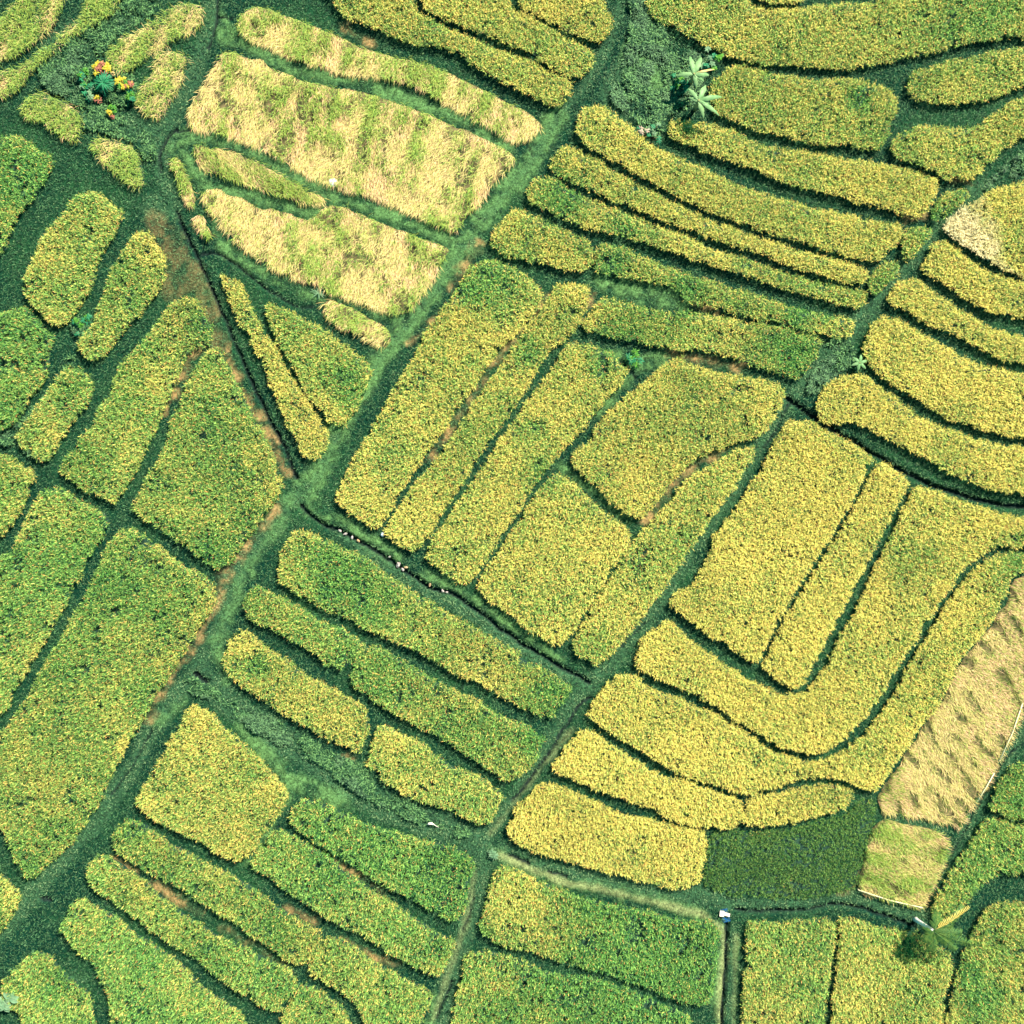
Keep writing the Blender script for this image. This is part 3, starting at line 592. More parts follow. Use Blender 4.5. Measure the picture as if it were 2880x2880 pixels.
YPATCH = [('A210,1400', 2.2, .3), ('A830,1330', 1.2, .3), ('D840,260', 1.5, .25), ('D540,1500', 1.2, .2), ('D270,600', 1.0, .25), ('H330,400', 1.4, .3), ('H950,1250', 2.2, .3), ('H1050,1420', 2.0, .25),
          ('D1330,1680', 1.0, .4), ('D1500,820', .6, .4), ('G680,420', .5, .5), ('G1100,260', 1.2, .3), ('G1500,650', 1.2, .3), ('E150,1360', .1, .1), ('D1750,450', 1.6, .35), ('E850,1700', 2.5, .2), ('H800,60', 1.8, .3), ('H1000,520', 1.2, .2)]
for s, r, k in YPATCH:
    PC.append((W(pts(s, False), .62)[0], r, -k))

def colour_mix(y, n, dark=1.0):
    """choose a real leaf or panicle colour per blade given its chance y of being ripe"""
    r = rng.random(n)
    g = rng.integers(0, 3, n)
    G = np.array(GREENS)[g]; Y = np.array(YELLOW)[rng.integers(0, 3, n)]
    ripe = r < .95 * np.clip(y, 0, 1) ** 1.75
    c = np.where(ripe[:, None], Y, G)
    # neighbouring leaves of a ripening plot are yellowish green
    c = c * (1 - .5 * y[:, None] ** 1.5) + C3(.70, .68, .15) * (.5 * y[:, None] ** 1.5)
    c = np.where((rng.random(n) < (.03 if dark == 1 else 0))[:, None], C3(.80, .42, .13), c)
    c *= (.62 + .60 * rng.random(n))[:, None]
    return c * dark

BLEACH = [i for i, p in enumerate(PLOTS) if 'bleached corner' in p[2]][0]
def rice_plot(ix, poly, ripe, low=False):
    hill = 60 if not low else 70
    P = scatter(poly, hill)
    if len(P) == 0: return None
    ed = seg_dist(P, poly, True)
    keep = ed > .05 * rng.random(len(P))
    nz = fbm(P[:, 0], P[:, 1], 2.6, ix * 3.1, 4)
    nz2 = fbm(P[:, 0], P[:, 1], .7, ix * 1.7, 9)
    y = ripe + (nz - .5) * .6 + (nz2 - .5) * .4
    pk = np.zeros(len(P))
    for c, r, k in PC:
        d = np.hypot(P[:, 0] - c[0], P[:, 1] - c[1])
        q = np.clip(1 - d / (r * 1.15), 0, 1) ** .8
        y -= q * k; pk = np.maximum(pk, q * k)
    # edge rows ripen first
    y += .12 * np.clip(1 - ed / .5, 0, 1)
    thin = rng.random(len(P)) < np.clip((.42 - nz2) * 1.3 + pk * .32 * (nz2 < .55) + .24 - .28 * ripe, 0, .6)
    keep &= ~thin
    P, y, ed, nz2, pk = P[keep], y[keep], ed[keep], nz2[keep], pk[keep]
    y = np.clip(y, .02, .92)
    nb = 10
    hgt = (.62 if not low else .22) + (rng.random(len(P)) - .5) * .20 + (nz2 - .5) * .08 - pk * .12
    hgt = hgt * (1 - .25 * np.clip(1 - ed / .15, 0, 1))
    rep = lambda a: np.repeat(a, nb, 0)
    n = len(P) * nb
    a0 = rng.random(n) * 2 * math.pi
    lean = PLEAN.get(ix, (0, 0))
    th = rep(vnoise(P[:, 0], P[:, 1], 3.5, ix * 5, 1)) * 5 + math.atan2(lean[1], lean[0])
    mg_ = .15 + .35 * rep(vnoise(P[:, 0], P[:, 1], 2.2, ix * 7, 3))
    ax_ = np.cos(a0) + np.cos(th) * mg_; ay_ = np.sin(a0) + np.sin(th) * mg_
    az = np.arctan2(ay_, ax_)
    X = rep(P[:, 0]) + rng.normal(0, .03, n); Y_ = rep(P[:, 1]) + rng.normal(0, .03, n)
    H = rep(hgt)
    ln = (.10 + .12 * rng.random(n)) * (1 if not low else .75)
    up = H * (.55 + .45 * rng.random(n))
    hi = rng.random(n) < .72
    z0 = np.where(hi, H * .55, .06); up = np.where(hi, H * .45 * rng.uniform(.45, 1.1, n), up)
    dr = ln * rng.uniform(-.35, .55, n)
    wd = (.015 + .015 * rng.random(n))
    ct = colour_mix(rep(y), n, 1.0 if not low else .52)
    if ix == BLEACH:
        q0, q1 = W(pts('C1690,1060 1930,1600', False), .6)
        side = ((q1[0] - q0[0]) * (Y_ - q0[1]) - (q1[1] - q0[1]) * (X - q0[0])) / np.hypot(*(q1 - q0))
        wv = np.clip(-side / 1.2 + .3 + (rep(nz2) - .5) * 1.5, 0, 1)[:, None]
        ct = ct * (1 - wv) + C3(.92, .78, .42) * (.75 + .35 * rng.random(n))[:, None] * wv
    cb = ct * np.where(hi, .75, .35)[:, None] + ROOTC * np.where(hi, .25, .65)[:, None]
    # root colour is darkened to paint in the shade deep in the crop
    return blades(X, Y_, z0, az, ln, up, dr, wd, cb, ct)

PLEAN = {}
for i_, (kd, rp, lb, s) in enumerate(PLOTS):
    a = random.random() * 6.28
    PLEAN[i_] = (.35 * math.cos(a), .35 * math.sin(a))
    if kd == 'r' and ('right edge' in lb or 'nested' in lb or 'U' in lb):
        PLEAN[i_] = (-.6, .45)

def bed(name, poly, mat, parent, top, bot=-.12, inset=0.0):
    c = poly.mean(0)
    # densify so the riser follows the outline; triangulate with a fan of the polygon via bpy
    me = bpy.data.meshes.new(name)
    n = len(poly)
    v = [(p[0], p[1], top) for p in poly] + [(p[0] + 0, p[1] + 0, bot) for p in poly]
    f = [tuple(range(n))] + [(i, n + i, n + (i + 1) % n, (i + 1) % n) for i in range(n)]
    me.from_pydata(v, [], f); me.update(); me.materials.append(mat)
    o = bpy.data.objects.new(name, me); coll.objects.link(o); o.parent = parent
    return o

def orient_ccw(p):
    a = np.sum(p[:, 0] * np.roll(p[:, 1], -1) - np.roll(p[:, 0], -1) * p[:, 1])
    return p if a > 0 else p[::-1]

def shrink(p, d):
    p = orient_ccw(p)
    t = np.roll(p, -1, 0) - np.roll(p, 1, 0)
    t /= np.maximum(np.hypot(t[:, 0], t[:, 1]), 1e-6)[:, None]
    nrm = np.stack([-t[:, 1], t[:, 0]], -1)     # inward for ccw
    return p + nrm * d

def straw_blades(ix, poly, pale, shaggy):
    """cut crop: long stalks lying combed over the litter, with green regrowth; returns (straw, green)"""
    cx, cy = poly.mean(0)
    label = PLOTS[ix][2]
    ang = dict(l=-1.75).get('l')
    if 'largest harvested' in label: ang = -1.75
    elif 'fin shaped' in label: ang = -2.2
    elif 'long harvested strip' in label: ang = -.75
    elif 'long pale harvested' in label: ang = -.65
    elif 'small square' in label: ang = -.35
    elif 'crescent harvested' in label: ang = -.9
    else: ang = -1.9
    dens = 420 if not shaggy else 260
    P = scatter(poly, dens)
    ed = seg_dist(P, poly, True)
    # stretched noise along the combing direction
    ca, sa = math.cos(ang), math.sin(ang)
    u = P[:, 0] * ca + P[:, 1] * sa; v = -P[:, 0] * sa + P[:, 1] * ca
    st = vnoise(u, v * 4.2, 2.6, ix, 3) * .55 + vnoise(u, v * 2, .9, ix * 2, 8) * .45
    blot = fbm(P[:, 0], P[:, 1], 2.2, ix * 2.3, 6)
    b3 = fbm(u, v * 1.6, .9, ix + 5, 12)
    g = (st - .5) * 2.4 + (blot - .5) * 1.4 + (b3 - .5) * 1.6 + (1 - pale) * .9 + .08
    # regrowth is thick on the uphill side of each plot
    top_side = (P[:, 1] - cy) / (np.ptp(poly[:, 1]) * .5 + .1)
    if 'largest' in label or 'long harvested' in label:
        g += .22 * ((P - poly.mean(0)) @ np.array([.45, .9])) / 3.0
    if 'long pale harvested' in label:
        ra = -1.0
        pu = P[:, 0] * math.cos(ra) + P[:, 1] * math.sin(ra); pv = -P[:, 0] * math.sin(ra) + P[:, 1] * math.cos(ra)
        pv = pv + (fbm(P[:, 0], P[:, 1], 2.5, 5, 5) - .5) * 1.1
        rr = np.sin(pv * 6.3) + (vnoise(pu, pv * .9, .8, 3, 9) - .5) * 2.6
        dash = np.clip((rr - .45) * 2.2, 0, 1)
        g = .10 + dash * .85 + (blot - .5) * .8
    if shaggy: g += .45
    green = rng.random(len(P)) < np.clip(g, .03, .95)
    n = len(P)
    az = ang + rng.normal(0, .45 if not shaggy else .9, n) + (blot - .5) * 1.6
    ln = .26 + .30 * rng.random(n)
    up = .07 + .12 * rng.random(n) + np.clip(g, 0, 1) * .24
    c = np.where(green[:, None], np.where((rng.random(n) < .3)[:, None], C3(.12, .28, .05), C3(.30, .42, .075)), np.where((blot > .5)[:, None], C3(.72, .47, .24), C3(.64, .48, .20)))
    alt = rng.random(n)
    c = np.where((alt < .4)[:, None], c * .5 + C3(.46, .47, .10) * .5, c)
    c = np.where(((alt > .90) & ~green)[:, None], C3(.26, .15, .07), c)
    if 'long pale harvested' in label: c = np.where(green[:, None], c * (1 - .6 * dash[:, None]), c)
    c = c * (.6 + .55 * rng.random(n))[:, None]
    b3 = fbm(u, v * 1.6, .9, ix + 5, 12)
    gap = (rng.random(n) < np.clip((b3 - .57) * 7, 0, .85)) if not shaggy else (rng.random(n) < np.clip((b3 - .62) * 5, 0, .7))
    if 'long pale harvested' in label:
        gap = (rng.random(n) < np.clip(dash * .88, 0, .9))
    out = []
    for m in (~green & ~gap, green & ~gap):
        k = m.sum()
        if k == 0: out.append(None); continue
        A = az[m] + (rng.normal(0, .7, k) if m is not None and green[m].any() else 0)
        isg = green[m].any()
        L_ = ln[m] * (.8 if isg else 1)
        U_ = up[m] + (.10 * rng.random(k) if isg else 0)
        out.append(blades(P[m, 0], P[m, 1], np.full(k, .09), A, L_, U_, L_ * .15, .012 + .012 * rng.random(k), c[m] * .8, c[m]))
    return out

cats = dict(r=('rice_plot', 'rice field', 'standing rice plots between the bunds'),
            d=('rice_plot', 'rice field', None),
            h=('harvested_plot', 'harvested field', 'harvested straw plots'),
            g=('regrowth_plot', 'cut field', 'shaggy cut plots in the top left'))
total = 0
for ix, ((kd, rp, lb, s), poly) in enumerate(zip(PLOTS, polys)):
    # wavering natural outline
    dn = []
    for i in range(len(poly)):
        a, b2 = poly[i], poly[(i + 1) % len(poly)]
        m = max(1, int(np.hypot(*(b2 - a)) / .35))
        for q in range(m): dn.append(a + (b2 - a) * q / m)
    pl = np.array(dn)
    w = np.stack([fbm(pl[:, 0], pl[:, 1], .5, ix, 1) - .5, fbm(pl[:, 0], pl[:, 1], .5, ix + 50, 2) - .5], -1)
    pl = pl + w * .30
    pl = shrink(pl, (.02 if ('sliver beside' in lb or 'triangular green' in lb) else -.045 if rp < .72 else -.02) if kd in 'rd' else .0)
    nm, cat, grp = cats[kd]
    c = pl.mean(0)
    # the whole plot sits on an Empty at its base
    root = empty(nm, (float(c[0]), float(c[1]), 0), lb, cat, grp)
    inv = np.array([c[0], c[1], 0.0])
    if kd in 'rd':
        b0 = bed('mud_bed', shrink(pl, .16) - c, M_bed, root, .045)
        r = rice_plot(ix, pl, rp, low=(kd == 'd'))
        if r:
            V, Q, T, Cc = r
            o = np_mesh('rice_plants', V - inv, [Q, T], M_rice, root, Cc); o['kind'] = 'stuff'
            total += len(Q) * 2
    else:
        b0 = bed('straw_litter' if kd == 'h' else 'mud_bed', shrink(pl, .04) - c, M_strawbed if kd == 'h' else M_bed, root, .075)
        sg = straw_blades(ix, pl, rp, kd == 'g')
        for nm2, q in zip(('cut_straw', 'green_regrowth'), sg):
            if q:
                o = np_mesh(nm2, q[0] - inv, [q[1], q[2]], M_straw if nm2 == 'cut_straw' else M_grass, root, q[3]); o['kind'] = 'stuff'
                total += len(q[1]) * 2

# ------------------------------------------------------------------ grass and weeds on the bunds and in the ditches
S = 30.5
Pg = (rng.random((800000, 2)) * 2 - 1) * S
occ = np.zeros(len(Pg), bool)
for poly in polys:
    lo, hi = poly.min(0), poly.max(0)
    idx = np.where((Pg[:, 0] > lo[0]) & (Pg[:, 0] < hi[0]) & (Pg[:, 1] > lo[1]) & (Pg[:, 1] < hi[1]) & ~occ)[0]
    occ[idx] = inside(Pg[idx], poly)
Pg = Pg[~occ]
zg = grid_at(Pg, z); zb_ = grid_at(Pg, Zb); zgr = grid_at(Pg, Zg); zd_ = grid_at(Pg, Zd); zt_ = grid_at(Pg, Zt); zp_ = grid_at(Pg, Zp)
ok = (zt_ < .35) & (rng.random(len(Pg)) < 1 - .7 * zd_)
Pg, zg, zb_, zgr, zd_, zp_ = Pg[ok], zg[ok], zb_[ok], zgr[ok], zd_[ok], zp_[ok]
cl = fbm(Pg[:, 0], Pg[:, 1], .55, 2, 2)
isw = rng.random(len(Pg)) < np.clip(zgr + .12, 0, 1) * np.clip((cl - .40) * 6, .04, .95)
def grass_obj(name, m, base, tip, lmin, lmax, wmin, wmax, up, label):
    P = Pg[m]; n = len(P)
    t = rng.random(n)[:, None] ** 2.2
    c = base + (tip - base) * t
    b = zb_[m][:, None]; d = zd_[m][:, None]
    c = c * (1 - b * .75) + C3(.075, .160, .050) * (.3 + 1.8 * t) * b * .75
    c = c * (1 - d * .6) + C3(.30, .25, .09) * d * .6
    pz = zp_[m][:, None] * .85
    c = c * (1 - pz) + C3(.24, .28, .12) * (.5 + .8 * t) * pz
    ln = (lmin + (lmax - lmin) * rng.random(n)) * (1 - .5 * zb_[m])
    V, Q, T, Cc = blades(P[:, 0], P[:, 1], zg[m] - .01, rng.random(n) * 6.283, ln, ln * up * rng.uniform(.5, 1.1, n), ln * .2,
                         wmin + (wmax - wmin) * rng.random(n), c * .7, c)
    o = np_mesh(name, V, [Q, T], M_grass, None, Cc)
    tag(o, label, 'ground cover', kind='stuff')
grass_obj('short_grass', ~isw, C3(.004, .024, .015), C3(.11, .25, .10), .09, .24, .012, .03, .7, 'short dark green grass covering the bunds and ditch banks')  # dark blade base, with the shade of the gaps put into its colour
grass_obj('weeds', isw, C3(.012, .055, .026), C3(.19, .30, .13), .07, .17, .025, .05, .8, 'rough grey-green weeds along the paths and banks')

# taller scrub in the neglected corners
SCRUB = ['B1560,-60 1800,60 C0,180 90,280 260,330 210,430 180,640 -20,600 B1770,780 1640,660 1480,540 1560,380 1620,150',
         'A180,300 330,230 500,120 640,0 900,-40 900,40 760,130 590,230 560,340 700,400 760,460 720,560 640,640 840,720 860,900 800,880 740,780 560,720 460,700 460,620 380,540 240,480',
         'G1010,20 1150,100 1300,190 1480,260 1650,360 1850,480 H140,500 400,720 560,830 760,880 700,920 500,860 200,720 0,580 G1700,480 1400,360 1200,180 1000,120',
         'F860,60 930,-20 1010,60 990,200 850,300 740,330 780,200', 'C1900,830 1960,800 1960,900 1800,1000 1700,1050 1760,950', 'A400,1690 480,1700 520,1780 480,1850 420,1850 390,1780',
         'D-20,560 60,530 220,380 330,180 400,90 420,180 300,330 200,700 100,600']
tot_v, tot_q, tot_t, tot_c, off = [], [], [], [], 0
for k, sc in enumerate(SCRUB):
    sp = W(chaikin(pts(sc), 2))
    P = scatter(sp, 230)
    if not len(P): continue
    ko = np.ones(len(P), bool)
    for poly in polys: ko &= ~inside(P, poly)
    nn = fbm(P[:, 0], P[:, 1], .75, k, 7)
    ko &= rng.random(len(P)) < np.clip((nn - .42) * 9, .06, 1)
    P, nn = P[ko], nn[ko]
    nn2 = fbm(P[:, 0], P[:, 1], 1.8, k + 9, 3)
    m_ = 3; P3 = np.repeat(P, m_, 0); n = len(P3); hh = np.repeat(.08 + .5 * np.clip(nn - .42, 0, 1) * 1.5, m_)
    t = rng.random(n)[:, None]
    c = C3(.008, .045, .022) * (1 - t ** 2) + C3(.17, .33, .11) * t ** 2
    g_ = np.repeat(nn2, m_)[:, None]
    c = np.where(g_ > .52, c * .6 + C3(.09, .16, .09) * .4 * (.3 + t), c)
    ln = .10 + .16 * rng.random(n)
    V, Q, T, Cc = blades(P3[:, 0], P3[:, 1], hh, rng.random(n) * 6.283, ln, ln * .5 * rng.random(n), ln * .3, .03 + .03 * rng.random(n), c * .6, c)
    tot_v.append(V); tot_q.append(Q + off); tot_t.append(T + off); tot_c.append(Cc); off += len(V)
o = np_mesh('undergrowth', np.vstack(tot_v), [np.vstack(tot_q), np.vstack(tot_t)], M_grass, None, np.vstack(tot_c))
tag(o, 'low tangled dark green undergrowth on the neglected banks', 'undergrowth', kind='stuff')

# ------------------------------------------------------------------ small objects
M_banana = plain('banana_leaf', (.12, .24, .09), (.21, .33, .14), 2.5, rough=.45, bump=.2, trans=.2)
M_bstem = plain('banana_stem', (.16, .20, .07), (.28, .22, .10), 6)
M_dry = plain('dry_leaf', (.42, .27, .10), (.62, .48, .22), 5, trans=.1)
M_croy = plain('croton_yellow', (.50, .33, .03), (.30, .32, .03), 14, rough=.45, trans=.2)
M_cror = plain('croton_red', (.13, .02, .02), (.42, .17, .10), 14, rough=.45, trans=.15)
M_crog = plain('croton_green', (.02, .12, .02), (.10, .26, .02), 7, rough=.45, trans=.15)
M_cord = plain('cordyline_green', (.008, .09, .04), (.03, .20, .08), 5, rough=.4, trans=.1)
M_wood = plain('sawn_wood', (.62, .36, .12), (.80, .60, .34), 4)
M_pole = plain('bamboo', (.55, .48, .25), (.72, .64, .38), 8)
M_stone = plain('pale_stone', (.22, .18, .16), (.42, .37, .34), 8)
M_stoneo = plain('ochre_stone', (.30, .18, .09), (.45, .30, .17), 8)
M_white = plain('white_plastic', (.78, .77, .77), (.86, .85, .85), 5, rough=.5)
M_hole = plain('dark_opening', (.01, .01, .015), (.02, .02, .02), 5)
M_trunk = plain('palm_trunk', (.55, .48, .38), (.74, .68, .58), 10, rough=.8)
M_palm = plain('palm_frond', (.025, .08, .02), (.09, .15, .03), 6, rough=.5, trans=.15)
M_palmy = plain('dry_frond', (.55, .38, .08), (.42, .36, .10), 6, trans=.1)
M_conc = plain('concrete', (.62, .50, .40), (.74, .64, .54), 7)
M_basin = plain('blue_water', (.005, .035, .10), (.01, .06, .16), 1.5, rough=.08, bump=.05)
M_stem = plain('woody_stem', (.12, .08, .05), (.20, .14, .08), 8)
M_pink = plain('pink_petals', (.10, .16, .08), (.60, .36, .30), 30)
M_taro = plain('grey_leaf', (.09, .18, .09), (.18, .28, .15), 4, trans=.15)

def banana(crop, x, y, h, seed, label, leaves, r_spread=1.0, fruit=True):
    px, py = at(crop, x, y, h)
    root = empty('banana_plant', (px, py, 0), label, 'banana plant', 'banana plants')
    MB().tube([(0, 0, -.05), (.02, .01, h * .5), (0, 0, h)], [.13, .10, .06], 10).build('pseudostem', M_bstem, root)
    for k, (dx, dy, wdt, dry) in enumerate(leaves):
        L = math.hypot(dx, dy) * .02; az = math.atan2(-dy, dx)
        MB().leaf((0, 0, h - .06), az, L, wdt, .25 * L, .55 * L, n=14, fold=.10, notch=.35, seed=seed * 31 + k, twist=random.uniform(-.25, .25)).build(
            'leaf', M_dry if dry else M_banana, root, thick=.006)
    return root
# leaf vectors in survey units
banana('C', 140, 400, 1.9, 1, 'upper broad-leaved banana plant left of the brick shaped rice plot',
       [(-10, -55, .34, 0), (22, -52, .40, 0), (-50, 2, .30, 0), (44, 0, .36, 0), (60, -18, .14, 1), (8, 40, .30, 0), (-14, -24, .30, 0), (28, 18, .28, 0)])
banana('C', 165, 545, 1.9, 2, 'lower broad-leaved banana plant overhanging the brick shaped rice plot',
       [(-28, -38, .26, 0), (-26, -10, .32, 0), (22, -48, .36, 0), (68, -16, .34, 0), (60, 36, .30, 0), (16, 46, .30, 0), (34, 4, .34, 0)])
r_ = empty('banana_seedling', (*at('F', 1040, 155, .6), 0), 'small pale banana seedling at the left end of the broad golden plot', 'banana plant')
MB().tube([(0, 0, -.05), (0, 0, .6)], [.05, .03], 8).build('pseudostem', M_bstem, r_)
for k in range(6):
    MB().leaf((0, 0, .55), k * 1.05 + .3, .5, .2, .15, .25, notch=.3, seed=k).build('leaf', M_banana, r_, thick=.005)

def rosette(name, crop, x, y, h, mats, n, L, wd, label, cat, group=None, stem=True, clumps=1, spread=.2, rise=.35, droop=.35):
    px, py = at(crop, x, y, h)
    root = empty(name, (px, py, 0), label, cat, group)
    R = random.Random(hash((round(x), round(y))) & 0xffff)
    for c in range(clumps):
        a = R.random() * 6.28; d = spread * math.sqrt(R.random()) if clumps > 1 else 0
        ox, oy = d * math.cos(a), d * math.sin(a); hh = h * (.8 + .3 * R.random())
        MB().tube([(ox * .3, oy * .3, -.03), (ox, oy, hh)], [.022, .012], 6).build('stem', M_stem, root)
        mb = MB()
        for k in range(n):
            tt = R.random()
            mb.leaf((ox, oy, hh - .12 * tt), k * 2.4 + R.random() * .5, L * (.6 + .5 * R.random()), wd * (.8 + .4 * R.random()),
                    L * rise * (1 - tt), L * droop, n=5, fold=.2, seed=k)
        mb.build('leaves', mats[c % len(mats)], root)
    return root
CG_ = 'croton shrubs around the little clearing'
rosette('croton_shrub', 'A', 545, 362, .9, [M_croy, M_croy, M_cror, M_croy, M_cror], 12, .24, .08, 'largest croton shrub, yellow and wine-red, at the top of the clearing', 'shrub', CG_, clumps=16, spread=.42)
rosette('croton_shrub', 'A', 655, 440, .8, [M_croy, M_croy, M_crog], 12, .22, .08, 'yellow croton shrub on the right side of the clearing', 'shrub', CG_, clumps=7, spread=.3)
rosette('croton_shrub', 'A', 695, 462, .8, [M_cror, M_croy], 11, .2, .08, 'pinkish red croton shrub at the right end of the clearing', 'shrub', CG_, clumps=6, spread=.26)
rosette('croton_shrub', 'A', 700, 510, .6, [M_crog, M_cord], 11, .22, .08, 'glossy green shrub below the pinkish red croton', 'shrub', CG_, clumps=7, spread=.34)
rosette('croton_shrub', 'A', 525, 535, .6, [M_cror, M_cror, M_croy], 10, .18, .07, 'wine-red croton shrub at the lower left of the clearing', 'shrub', CG_, clumps=6, spread=.28)
rosette('croton_shrub', 'A', 590, 595, .6, [M_crog, M_crog, M_croy], 10, .18, .07, 'lime green shrub at the bottom of the clearing', 'shrub', CG_, clumps=7, spread=.32)
rosette('croton_shrub', 'A', 597, 632, .5, [M_cror], 11, .16, .06, 'small red croton shrub, lowest in the clearing', 'shrub', CG_, clumps=3, spread=.12)
rosette('croton_shrub', 'A', 614, 403, .5, [M_dry], 10, .14, .06, 'tiny apricot croton tuft between the two yellow crotons', 'shrub', CG_, clumps=2, spread=.08)
rosette('cordyline_plant', 'A', 556, 442, 1.1, [M_cord], 34, .60, .07, 'spiky dark green cordyline plant in the middle of the clearing', 'shrub', clumps=3, spread=.22)
rosette('leafy_bush', 'A', 470, 425, .6, [M_crog, M_cord], 12, .22, .07, 'bright green leafy bush left of the cordyline', 'bush', clumps=10, spread=.5)
rosette('leafy_bush', 'A', 480, 490, .6, [M_cord, M_taro], 12, .22, .07, 'grey-green leafy bush left of the wooden block', 'bush', clumps=10, spread=.5)
b = MB().box((0, 0, .25), (.36, .16, .08), rz=.75); o = b.build('offering_block', M_wood, smooth=False)
o.location = (*at('A', 560, 488, .25), 0); tag(o, 'pale sawn wooden block lying in the croton clearing', 'wooden block')
for sg in (1, -1):
    MB().tube([(sg * .08, sg * .075, -.03), (sg * .08, sg * .075, .21)], [.03, .03], 6).build('leg', M_wood, o)
for x_, lb_ in ((538, 'left white pebble below the wooden block'), (566, 'right white pebble below the wooden block')):
    o = MB().blob((0, 0, .04), (.055, .05, .05), .15, seed=int(x_)).build('pebble', M_white)
    o.location = (*at('A', x_, 519, .05), .02); tag(o, lb_, 'pebble', 'white pebbles in the clearing')
rosette('flowering_bush', 'B', 1715, 725, .8, [M_cord, M_taro, M_pink], 11, .18, .05, 'scrubby bush with pink flowers at the top of a yellow rice row', 'bush', clumps=14, spread=.75)
rosette('leafy_bush', 'C', 230, 310, .7, [M_taro, M_crog, M_cord], 10, .24, .10, 'bush with a few large pale leaves above the bananas', 'bush', clumps=10, spread=.65)
rosette('leafy_bush', 'C', 60, 440, .6, [M_cord, M_crog, M_cord], 10, .2, .06, 'dark bush with tiny pale flowers left of the bananas', 'bush', clumps=10, spread=.6)
rosette('agave_plant', 'A', 1730, 1590, .3, [M_taro], 18, .5, .05, 'spiky grey agave-like plant below the fin shaped straw plot', 'plant')
rosette('round_bush', 'A', 455, 1775, .5, [M_cord, M_crog], 14, .22, .05, 'round dark bush between two slanting green plots, upper left', 'bush', clumps=16, spread=.65)
rosette('taro_plant', 'G', 15, 1820, .7, [M_taro], 7, .5, .28, 'grey-leaved broad plant in the bottom left corner', 'plant', clumps=4, spread=.5)
rosette('grey_tuft', 'H', 865, 1010, .4, [M_taro], 16, .3, .05, 'pale grey tuft where three paths meet near the bottom', 'plant', clumps=4, spread=.15)
rosette('leafy_bush', 'E', 1640, 120, .5, [M_crog, M_cord], 12, .28, .05, 'shaggy green clump at the upper right tip of the third yellow strip', 'bush', clumps=8, spread=.45)

# palm: base up-left, crown displaced by its height
base = at('I', 1338, 1362, 0)
PH = 2.6
crown = at('I', 1440, 1425, PH)
root = empty('palm_tree', (base[0], base[1], 0), 'palm with pale leaning trunk and untidy crown near the lower right corner', 'palm tree')
cx_, cy_ = crown[0] - base[0], crown[1] - base[1]
MB().tube([(0, 0, -.1), (cx_ * .15, cy_ * .15, .35), (cx_ * .5, cy_ * .5, 1.25), (cx_ * .8, cy_ * .8, 2.0), (cx_, cy_, PH)], [.17, .12, .10, .085, .10], 12).build('trunk', M_trunk, root)
def frond(az, L, mat, droop, seed, nleaf=22, ll=.42):
    R = random.Random(seed); mb = MB()
    P = []
    for i in range(9):
        t = i / 8
        P.append((cx_ + math.cos(az) * L * t, cy_ + math.sin(az) * L * t, PH + L * (.35 * t - droop * t * t)))
    mb.tube(P, [.026 - .02 * i / 8 for i in range(9)], 5)
    for i in range(nleaf):
        t = .15 + .85 * i / nleaf
        x_ = cx_ + math.cos(az) * L * t; y_ = cy_ + math.sin(az) * L * t; z_ = PH + L * (.35 * t - droop * t * t)
        for sgn in (-1, 1):
            mb.leaf((x_, y_, z_), az + sgn * (.9 + .25 * R.random()), ll * math.sin(math.pi * (.15 + .8 * t)) ** .5 * (.8 + .3 * R.random()), .045, -.02, .18, n=3, fold=0)
    return mb.build('frond', mat, root)
for k, (dx, dy, m_, dr) in enumerate([(92, -72, M_palmy, .12), (15, -48, M_palm, .55), (-22, 34, M_palm, .5), (2, 66, M_palm, .75), (36, 36, M_palm, .4), (70, 60, M_palm, .6),
                                     (85, 12, M_palm, .6), (60, -12, M_palm, .7), (-18, 8, M_palm, .9), (115, 48, M_palm, .7), (100, -50, M_palm, .9)]):
    frond(math.atan2(-dy, dx), math.hypot(dx, dy) * .02, m_, dr, k, ll=.22 if m_ is M_palmy else .40)

# white sack with two dark openings
sk = empty('plastic_sack', (*at('A', 1808, 988, .25), 0), 'crumpled white plastic sack with two dark holes beside the straw plot', 'sack')
mb = MB().blob((0, 0, .14), (.26, .22, .16), .22, 16, 9, seed=4); mb.build('sack_body', M_white, sk)
MB().blob((.09, -.06, .27), (.045, .035, .03), .3, seed=5).build('hole', M_hole, sk)
MB().blob((-.04, -.04, .28), (.035, .04, .025), .3, seed=6).build('hole', M_hole, sk)
# concrete slab over a blue water basin
bx, by = at('I', 305, 1335, .2)
wt = MB().box((0, 0, 0), (.42, .75, .04)).build('basin_water', M_basin, smooth=False); wt.location = (bx + .06, by - .12, .035); wt.rotation_euler = (0, 0, .25)
tag(wt, kind='structure')
o = MB().box((-.15, .02, .19), (.24, .30, .07), rz=-.1).box((.12, -.02, .185), (.36, .17, .06), rz=-.28).build('sluice_slab', M_conc, smooth=False)
o.location = (bx, by, 0); tag(o, 'pale concrete sluice slab across the blue water pool', 'slab')
o2 = MB().tube([(-.14, -.1, -.2), (-.14, -.1, .16)], [.06, .06], 8).tube([(.24, -.05, -.2), (.24, -.05, .16)], [.05, .05], 8).build('support', M_conc, o)
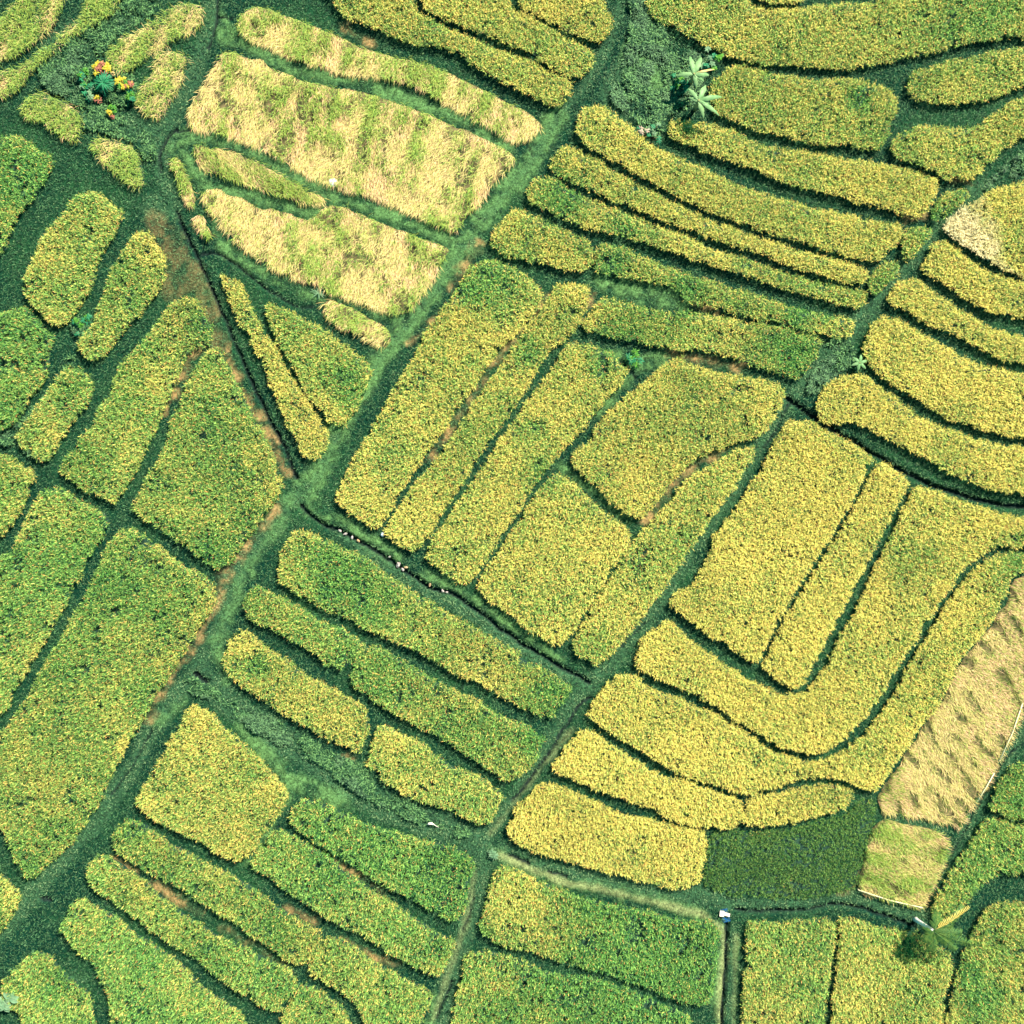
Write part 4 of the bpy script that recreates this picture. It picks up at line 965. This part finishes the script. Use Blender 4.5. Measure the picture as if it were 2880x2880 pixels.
# stones in the ditch
ST = [(30, 1068, .10, 0, 'pale pinkish stone, first in the ditch from the left'), (60, 1085, .12, 0, 'pale pinkish stone, second in the ditch from the left'), (95, 1105, .11, 0, 'pinkish stone, third in the ditch from the left'),
      (130, 1122, .10, 1, 'tan stone, fourth in the ditch from the left'), (300, 1210, .08, 0, 'small grey stone in the ditch just above the white boulder'),
      (348, 1252, .16, 0, 'largest whitish boulder in the stony ditch'), (372, 1278, .11, 0, 'flat pale stone touching the lower side of the white boulder'),
      (390, 1268, .13, 1, 'orange-tan rock on the upper side of the ditch'), (520, 1362, .11, 1, 'tan rock in the ditch at the corner of the third yellow strip'),
      (590, 1395, .10, 0, 'mauve-grey rock in the ditch, near the lower right end of the stones'), (612, 1402, .08, 0, 'last small grey rock at the lower right end of the stones')]
for k, (x_, y_, r, m_, lb_) in enumerate(ST):
    o = MB().blob((0, 0, r * .4), (r * 1.0, r * .6, r * .6), .3, 9, 6, seed=k).build('stone', M_stoneo if m_ else M_stone, smooth=False)
    px, py = at('E', x_, y_, .1); o.location = (px, py, .0); o.rotation_euler = (0, 0, -.6 + k); tag(o, lb_, 'stone', 'stones along the ditch')
o = MB().blob((0, 0, .1), (.10, .13, .13), .12, seed=77).build('marker_stone', M_white)
o.location = (*at('E', 262, 1088, .1), 0); tag(o, 'white rounded marker stone at the foot of the second yellow strip', 'stone')
# dry curved frond
px, py = at('H', 535, 845, .15)
o = MB().tube([(-.32, -.06, .12), (-.2, .02, .18), (-.05, .03, .2), (.06, -.02, .18)], [.015, .07, .075, .03], 8).tube([(.05, -.01, .18), (.16, -.1, .15), (.34, -.2, .1)], [.03, .018, .012], 6).build('dry_frond', M_white)
o.data.materials[0] = M_trunk; o.location = (px, py, 0); tag(o, 'bleached curved palm sheath lying on the weedy bank', 'dry frond')
# bamboo poles
def pole(s, label, r=.028, z_=.35):
    L = W(pts(s, False), z_)
    c = L.mean(0)
    o = MB().tube([(p[0] - c[0], p[1] - c[1], z_) for p in L], [r] * len(L), 8)
    for p in L:
        o.tube([(p[0] - c[0], p[1] - c[1], -.1), (p[0] - c[0], p[1] - c[1], z_ + .04)], [r * .8] * 2, 6)
    o = o.build('bamboo_pole', M_pole); o.location = (float(c[0]), float(c[1]), 0)
    tag(o, label, 'pole', 'bamboo poles')
pole('I1925,190 1870,350 1800,500', 'upper bamboo pole along the right side of the long pale plot', r=.03)
pole('I1770,570 1730,640 1680,720', 'lower bamboo pole along the right side of the long pale plot', r=.03)
pole('I1035,1205 1200,1260 1380,1300', 'bamboo pole along the bottom edge of the small square straw plot')
print('blade faces', total, 'plots', len(PLOTS))
